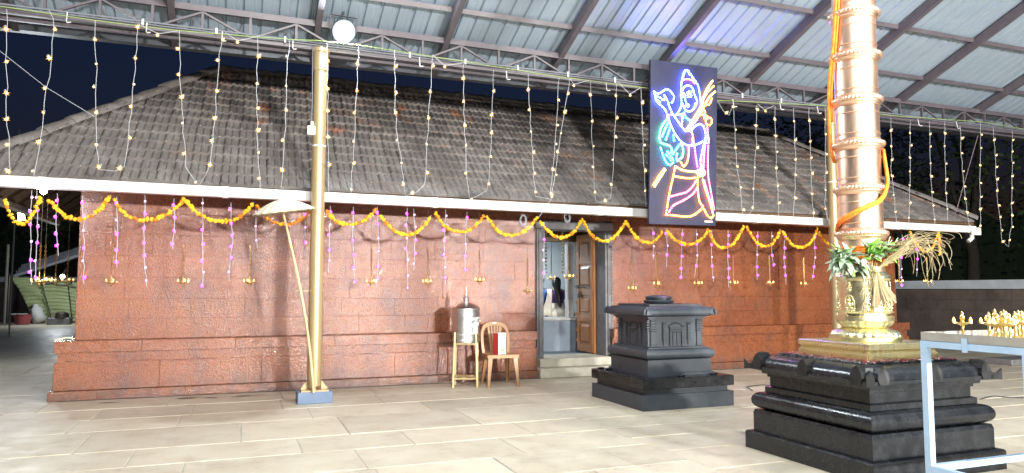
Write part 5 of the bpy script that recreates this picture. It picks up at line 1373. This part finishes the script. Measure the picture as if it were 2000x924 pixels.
# ================================================================ PEOPLE INSIDE THE DOORWAY
def woman(label, x, y, z, turn, blouse, sari, sc=1.0):
    """seated cross-legged, seen from behind; local frame: back towards -y"""
    t = thing('person', label, 'person', (x, y, z))
    RMm = Matrix.Rotation(turn, 4, 'Z')
    def T(p): return Vector((x,y,z))+RMm@(Vector(p)*sc)
    def ring(mb_pts, c_, rx, ry, n=16, lean=0): return [T((c_[0]+rx*math.cos(2*math.pi*j/n), c_[1]+ry*math.sin(2*math.pi*j/n), c_[2])) for j in range(n)]
    def loft(rings_, name, m, par, n=16):
        vs = []
        for r_ in rings_: vs += ring(None, r_[0], r_[1], r_[2], n)
        k = len(rings_); fs = [(i*n+j, i*n+(j+1)%n, (i+1)*n+(j+1)%n, (i+1)*n+j) for i in range(k-1) for j in range(n)]+[tuple(range(n)), tuple((k-1)*n+j for j in range(n))]
        return MB().add(vs, fs).build(name, m, par, smooth=True)
    # one continuous body grown from a joint skeleton
    J = [(0,.02,.10),(0,.0,.24),(0,-.01,.40),(0,0,.52),(0,.01,.575),(0,.025,.66),(0,.03,.74),
         (.17,0,.50),(.23,.04,.30),(.16,.22,.16),(.08,.27,.14), (-.17,0,.50),(-.23,.04,.30),(-.16,.22,.16),(-.08,.27,.14),
         (.13,.06,.09),(.34,.22,.09),(.05,.32,.06), (-.13,.06,.09),(-.34,.22,.09),(-.05,.36,.05)]
    Rr = [.15,.125,.14,.09,.045,.075,.08, .055,.045,.034,.03, .055,.045,.034,.03, .10,.075,.05, .10,.075,.05]
    E_ = [(0,1),(1,2),(2,3),(3,4),(4,5),(5,6),(3,7),(7,8),(8,9),(9,10),(3,11),(11,12),(12,13),(13,14),(0,15),(15,16),(16,17),(0,18),(18,19),(19,20)]
    me = bpy.data.meshes.new('body'); me.from_pydata([tuple(RMm@(Vector(p)*sc)) for p in J], E_, []); me.materials.append(SKIN)
    bo = bpy.data.objects.new('body', me); col.objects.link(bo); bo.parent = t; ORG[bo] = Vector((x,y,z))
    bo.modifiers.new('skin', 'SKIN'); 
    for v, r_ in zip(me.skin_vertices[0].data, Rr): v.radius = (r_*sc*.92, r_*sc*.92)
    me.skin_vertices[0].data[0].use_root = True
    ss = bo.modifiers.new('sub', 'SUBSURF'); ss.levels = 2; ss.render_levels = 2
    loft([((0,.0,.25),.15,.125),((0,-.01,.36),.165,.13),((0,-.005,.46),.175,.125),((0,.0,.53),.15,.10),((0,.005,.565),.085,.07)], 'blouse', blouse, t)
    for e in (-1, 1):
        mb = MB(); mb.tube([T((e*.15,0,.525)), T((e*.19,.01,.45)), T((e*.215,.03,.36))], [.062*sc,.064*sc,.055*sc], 12); mb.build('sleeve', blouse, t, smooth=True)
    sk_ = loft([((0,.10,.0),.40,.36),((0,.09,.05),.40,.35),((0,.07,.13),.32,.28),((0,.03,.20),.20,.18),((0,.0,.275),.162,.138)], 'sari_skirt', sari, t, 24)
    # drape over the left shoulder down the back
    rows = []
    for k, (c_, w) in enumerate([((-.15,.06,.53),.05),((-.145,-.06,.565),.05),((-.135,-.13,.48),.05),((-.15,-.155,.36),.055),((-.18,-.185,.22),.075),((-.22,-.23,.10),.11),((-.24,-.27,.02),.12)]):
        rows.append([T((c_[0]+w*(j/6*2-1), c_[1]-.012*math.cos(j*2.4)-.01, c_[2]+.01*math.sin(j*2))) for j in range(7)])
    vs = [p for r_ in rows for p in r_]; n = 7
    fs = [(i*n+j, i*n+j+1, (i+1)*n+j+1, (i+1)*n+j) for i in range(len(rows)-1) for j in range(n-1)]
    dp = MB().add(vs, fs).build('sari_drape', sari, t, smooth=True); m_ = dp.modifiers.new('thick', 'SOLIDIFY'); m_.thickness = .006
    # hair: cap over the head and long tail down the back
    hr = loft([((.075,-.125,.16),.02,.018),((.07,-.135,.24),.042,.03),((.055,-.13,.36),.058,.04),((.035,-.11,.48),.066,.052),((.015,-.07,.575),.072,.065),((0,-.025,.65),.095,.10),((0,-.005,.71),.10,.108),((0,.01,.765),.09,.098),((0,.012,.805),.055,.06),((0,.012,.82),.018,.02)], 'hair', HAIR, t)
    for e in (-1, 1): mb = MB(); mb.ball(T((e*.083,.02,.685)), .02*sc, sub=2, sc=(.4,.8,1.3)); mb.build('ear', SKIN, t, smooth=True)
    mb = MB(); mb.ball(T((0,.105,.69)), .014*sc, sub=1); mb.build('nose', SKIN, t, smooth=True)
    return t
PUR = M('purple_blouse', (.06,.02,.10), rough=.7); CREAM = M('cream_sari', (.66,.62,.53), (.58,.54,.45), rough=.75, scale=14, bump=.3)
p = W(1087, 600, 12.25)
woman('person in cream sari and purple blouse seated facing away inside the doorway', p.x, 12.25, .846, R(-25), PUR, CREAM, .9)
BLU = M('blue_cloth', (.05,.12,.34), rough=.7)
p = W(1056, 600, 12.4)
woman('person in blue clothes partly hidden behind the left door jamb', p.x, 12.45, .846, R(-60), BLU, M('dark_blue_cloth', (.03,.06,.16), rough=.7), .95)

# ================================================================ BEYOND: walls, tarpaulin, tub, trees
CWALL = M('dark_laterite_wall', (.075,.06,.055), (.15,.115,.10), rough=.8, scale=1.6, bump=.6, bscale=30)
COP = M('pale_coping', (.58,.62,.68), (.48,.52,.57), rough=.7, scale=3)
def cwall(label, p, q, h, th_, L=.62, ch=.3, blocks=True):
    p, q = Vector(p), Vector(q); d = (q-p); LL_ = d.length; d.normalize(); s_ = Vector((-d.y, d.x, 0)); mid = (p+q)/2
    t = thing('compound_wall', label, 'wall', mid)
    MB().obox(mid+Vector((0,0,h/2-.02)), d*(LL_/2), s_*(th_/2-.02), Vector((0,0,h/2))).build('core', CWALL, t)
    MB().obox(mid+Vector((0,0,h+.11)), d*(LL_/2+.02), s_*(th_/2+.06), Vector((0,0,.11))).build('coping', COP, t)
    return t, d, s_, mid
t, d, s_, mid = cwall('dark stone compound wall with pale coping at right', (17.5, 7.5, 0), (17.5, 24, 0), 1.36, .34)
rnd = random.Random(4)
z = 0; k = 0
while z < 1.3:
    y = 8.5+rnd.uniform(0,.4); hh = .27
    while y < 18:
        L = rnd.uniform(.4,.7); MB().box((17.5-.17-rnd.uniform(.0,.012), y+.006, z+.005), (17.5-.12, y+L-.006, z+hh-.005)).build('wall_stone', CWALL, t); y += L
    z += hh
cwall('distant dark compound wall with pale coping at far left', (-30, 36, 0), (-6.6, 36, 0), 1.66, .35)
# green tarpaulin
TARP = M('green_tarpaulin', (.30,.34,.17), (.25,.29,.14), rough=.55, scale=2, bump=.15, bscale=20)
YT = 33.2
tl_, tr2_ = W(18, 539, YT), W(165, 553, YT); b0, b1 = W(60, 630, YT), W(165, 631, YT)
tp = thing('tarpaulin', 'green tarpaulin sheet hung in sagging folds behind the temple corner', 'tarpaulin', (tl_.x, YT, 0))
vs = []; nx, nz = 40, 44
for j in range(nz+1):
    b = j/nz
    for i in range(nx+1):
        a = i/nx; top_ = tl_.lerp(tr2_, a); bot_ = b0.lerp(b1, a); bot_.z = .02
        e = (1-b)**1.0; p = bot_.lerp(top_, b)
        if a < .35: p.x = lerp(bot_.x, top_.x, b**1.6)
        sag = math.sin(math.pi*a)*.18
        p.y += .08*math.sin((b*2.1-sag*.9)*34+3*noise.noise(Vector((a*2,b*1.5,0))))*(.35+.65*math.sin(math.pi*min(1,a*1.1))**.5)*.55+.1*noise.noise(Vector((a*5,b*5,2)))
        vs.append(p)
fs = [(j*(nx+1)+i, j*(nx+1)+i+1, (j+1)*(nx+1)+i+1, (j+1)*(nx+1)+i) for j in range(nz) for i in range(nx)]
o = MB().add(vs, fs).build('sheet', TARP, tp, smooth=True); m_ = o.modifiers.new('thick', 'SOLIDIFY'); m_.thickness = .01
for a in (.42, .78):
    p, q = tl_.lerp(tr2_, a), b0.lerp(b1, a); MB().tube([(p.x, YT-.14, p.z), (q.x, YT-.14, .02)], .018, 5).build('tie_cord', IRON, tp)
for k in range(3):
    p = tl_.lerp(tr2_, .5+.2*k); MB().tube([p+Vector((.33*math.cos(2*math.pi*j/16), -.16, -.02+.16*math.sin(2*math.pi*j/16))) for j in range(17)], .03, 5).build('eyelet_ring', IRON, tp)
MB().tube([(tl_.x, YT+.05, 0), (tl_.x, YT+.05, tl_.z+.05)], .05, 8).build('post', IRON, tp)
# lean-to roof behind the tarpaulin
p0, p1 = W(35, 540, 35), W(170, 497, 35)
t = thing('shed', 'pale corrugated lean to roof rising behind the green tarpaulin', 'shed', (p0.x, 35, 0))
d = (p1-p0); rf = MB()
for k in range(4): rf.obox((p0+p1)/2+Vector((0,.35*k-.5,.14*k)), d*.5, Vector((0,.17,0)), Vector((0,0,.06)))
rf.build('roof', M('shed_roof', (.35,.37,.42), rough=.5, metal=.3), t)
MB().box((p1.x-.2, 34.6, 0), (p1.x-.05, 34.75, p1.z-.1)).build('post', IRON, t); MB().box((p0.x+.6, 34.6, 0), (p0.x+.75, 34.75, p0.z-.05)).build('post', IRON, t)
# red tub, sack, pot on block
c = G(44, 634); t = thing('red_tub', 'red plastic tub standing by the far left wall', 'tub', (c.x, c.y, 0))
TUB = M('red_plastic', (.30,.06,.07), rough=.45)
MB().lathe([(.20,.0),(.24,.02),(.29,.36),(.31,.37),(.31,.385),(.28,.385),(.23,.05),(.01,.045)], 28, (c.x,c.y,0)).build('body', TUB, t, smooth=40)
MB().tube([(c.x+.3*math.cos(a), c.y-.02+.3*math.sin(a)*.2, .30-.09*math.sin(a)) for a in [math.pi*k/10 for k in range(11)]], .008, 5).build('handle', WHITE, t)
MB().box((c.x-.38,c.y-.2,.386),(c.x+.12,c.y+.2,.42),bev=.01).build('lid', M('grey_lid',(.42,.43,.42),rough=.6), t)
c = G(72, 632); bm = bmesh.new(); bmesh.ops.create_icosphere(bm, subdivisions=3, radius=.3)
for v in bm.verts: v.co *= 1+.35*noise.noise(v.co*3.2); v.co.z = max(-.28, v.co.z*1.25+.1); v.co.x *= .75+.25*(v.co.z < .1)
mb = MB().bm(bm, mat=Matrix.Translation((c.x, c.y, .28))); mb.lathe([(.05,.60),(.03,.66),(.12,.76)], 10, (c.x-.1,c.y,0))
tag(mb.build('sack', M('white_sack', (.62,.62,.60), (.5,.5,.48), rough=.6, scale=8, bump=.4), None, smooth=True, origin=(c.x,c.y,0)), 'tied white sack leaning beside the red tub', 'sack')
c = G(120, 634, 0); t = thing('stone_block', 'low grey stone block on the ground before the tarpaulin', 'block', (c.x, c.y, 0))
MB().box((c.x-.45,c.y-.2,0),(c.x+.3,c.y+.25,.26),bev=.02).build('body', GRANITE3, t)
t = thing('cooking_pot', 'black upturned pot resting on the grey stone block', 'pot', (c.x, c.y, .26))
MB().lathe([(.24,.261),(.25,.27),(.25,.29),(.235,.30),(.225,.40),(.19,.46),(.10,.49),(.01,.495)], 24, (c.x+.0,c.y,0)).build('body', IRON, t, smooth=40)
MB().tube([(c.x-.24,c.y,.30),(c.x-.30,c.y,.32),(c.x-.30,c.y,.36),(c.x-.235,c.y,.37)], .014, 6).build('handle', IRON, t)
# leaning pole at far left
p, q = W(12, 560, 33), W(16, 478, 33); tag(MB().tube([(p.x,33,0), q], .05, 8).build('wooden_pole', M('grey_wood', (.2,.19,.16), rough=.8), None, origin=(p.x,33,0)), 'bare upright pole standing left of the tarpaulin', 'pole')
# stone kerb piece at right
c = G(1955, 713); tag(MB().box((c.x, c.y-.2, 0), (c.x+1.6, c.y+.3, .11), bev=.012).build('stone_slab', GRANITE3, None, origin=(c.x,c.y,0)), 'low grey stone slab on the floor behind the lamp table', 'slab')
# black cables lying on the floor
def cable(label, pts, r=.006):
    P = smooth([Vector((*G(px,py).xy, r+.002)) for px, py in pts], 6, 3)
    tag(MB().tube(P, r, 6).build('floor_cable', HOUSING, None, origin=tuple(P[0])), label, 'cable')
cable('black cable looping on the floor left of the pedestal', [(1470,764),(1458,757),(1462,756),(1490,752),(1520,757)])
cable('black cable lying on the floor at the right behind the table', [(1915,781),(1940,774),(1975,778),(2030,777)])
# white cable end on the plinth at left
c = W(128, 662, 10.2); P = [Vector((c.x-.12,10.2,.722)), Vector((c.x-.06,10.22,.74)), Vector((c.x,10.25,.752)), Vector((c.x+.06,10.28,.74))]
tag(MB().tube(smooth(P), .010, 6).build('hose', M('cream_hose', (.66,.6,.46), rough=.5), None, origin=tuple(P[0])), 'short cream hose end on the plinth ledge at left', 'hose')

# trees standing dark against the night
BARK = M('bark', (.022,.018,.014), (.035,.028,.022), rough=.9, scale=6, bump=.5)
NLEAF = [M('night_leaf', (.045,.07,.03), (.065,.10,.04), rough=.6, scale=2, island=.3)]
def tree(label, x, y, h, cr, seed, n=2600, ls=.3):
    rr = random.Random(seed); t = thing('tree', label, 'tree', (x, y, 0), 'dark trees beyond the temple')
    MB().tube([(x,y,0),(x+.1,y,h*.3),(x-.1,y+.1,h*.6),(x,y,h*.85)], [h*.028,h*.022,h*.014,h*.004], 9).build('trunk', BARK, t, smooth=True)
    cl = []; lm = MB()
    for k in range(16):
        a = rr.uniform(0,6.28); rad = cr*rr.uniform(.25,.85); z = h*rr.uniform(.42,.98); c_ = Vector((x+rad*math.cos(a), y+rad*math.sin(a), z)); cl.append((c_, cr*rr.uniform(.28,.5)))
        if k < 9: lm.tube([(x, y, h*rr.uniform(.3,.6)), Vector((x,y,z)).lerp(c_, .5)-Vector((0,0,.3)), c_], [h*.01,h*.007,h*.003], 6)
    lm.build('limbs', BARK, t)
    mb = MB()
    for k in range(n):
        c_, r_ = rr.choice(cl); d_ = Vector((rr.gauss(0,1), rr.gauss(0,1), rr.gauss(0,.8))).normalized()*r_*rr.uniform(.3,1)**.5; b_ = c_+d_
        u = Vector((rr.gauss(0,1), rr.gauss(0,1), rr.gauss(-.3,.6))).normalized()*ls*rr.uniform(.5,1.1); v = u.orthogonal().normalized()*ls*.25
        mb.add([b_-u*.5, b_+v, b_+u*.5, b_-v], [(0,1,2,3)])
    mb.build('crown', NLEAF[0], t)
tree('dark tree beyond the compound wall at the right edge', 24, 17.5, 8.5, 3.6, 1)
tree('dark tree beyond the compound wall, nearer the temple', 21.5, 22, 9, 3.6, 2)
tree('dark tree filling the gap between temple and right wall', 27, 27, 10, 4.5, 3)
tree('dark tree behind the green tarpaulin', -7.5, 40, 7.5, 3.2, 4)
tree('dark tree beyond the far left compound wall', -14, 41, 9, 4, 5)

# wooded skyline beyond the compound: one dark mass
rr = random.Random(8); mb = MB(); base = MB(); pr = []
def ridge(x, y, h):
    return h
for (p, q, hh) in (((-60,75),(30,82),13), ((30,70),(75,40),14), ((75,40),(85,-20),14), ((-60,75),(-75,0),13)):
    p, q = Vector((*p,0)), Vector((*q,0)); n = int((q-p).length/1.5); pr = []
    for k in range(n+1):
        c_ = p.lerp(q, k/n); h_ = hh*(.8+.35*noise.noise(Vector((c_.x*.12, c_.y*.12, 3)))+.15*noise.noise(Vector((c_.x*.5, c_.y*.5, 1)))); pr.append((c_, h_))
        for j in range(70):
            z_ = h_*rr.uniform(.05,1.05); b_ = c_+Vector((rr.uniform(-1.2,1.2), rr.uniform(-1.5,1.5), z_)); u = Vector((rr.gauss(0,1), rr.gauss(0,1), rr.gauss(0,.6))).normalized()*rr.uniform(.3,.6); v = u.orthogonal().normalized()*.22
            mb.add([b_-u*.5, b_+v, b_+u*.5, b_-v], [(0,1,2,3)])
    for (a_, ha), (b_, hb) in zip(pr, pr[1:]):
        d_ = (b_-a_).normalized().cross(Vector((0,0,1)))*.8
        mb.add([a_-d_, b_-d_, b_+Vector((0,0,hb*.86)), a_+Vector((0,0,ha*.86)), a_+d_, b_+d_], [(0,1,2,3),(5,4,3,2)])
tag(mb.build('treeline', NLEAF[0], None, origin=(0,75,0)), 'dark wooded skyline far beyond the temple', 'treeline', None, 'stuff')
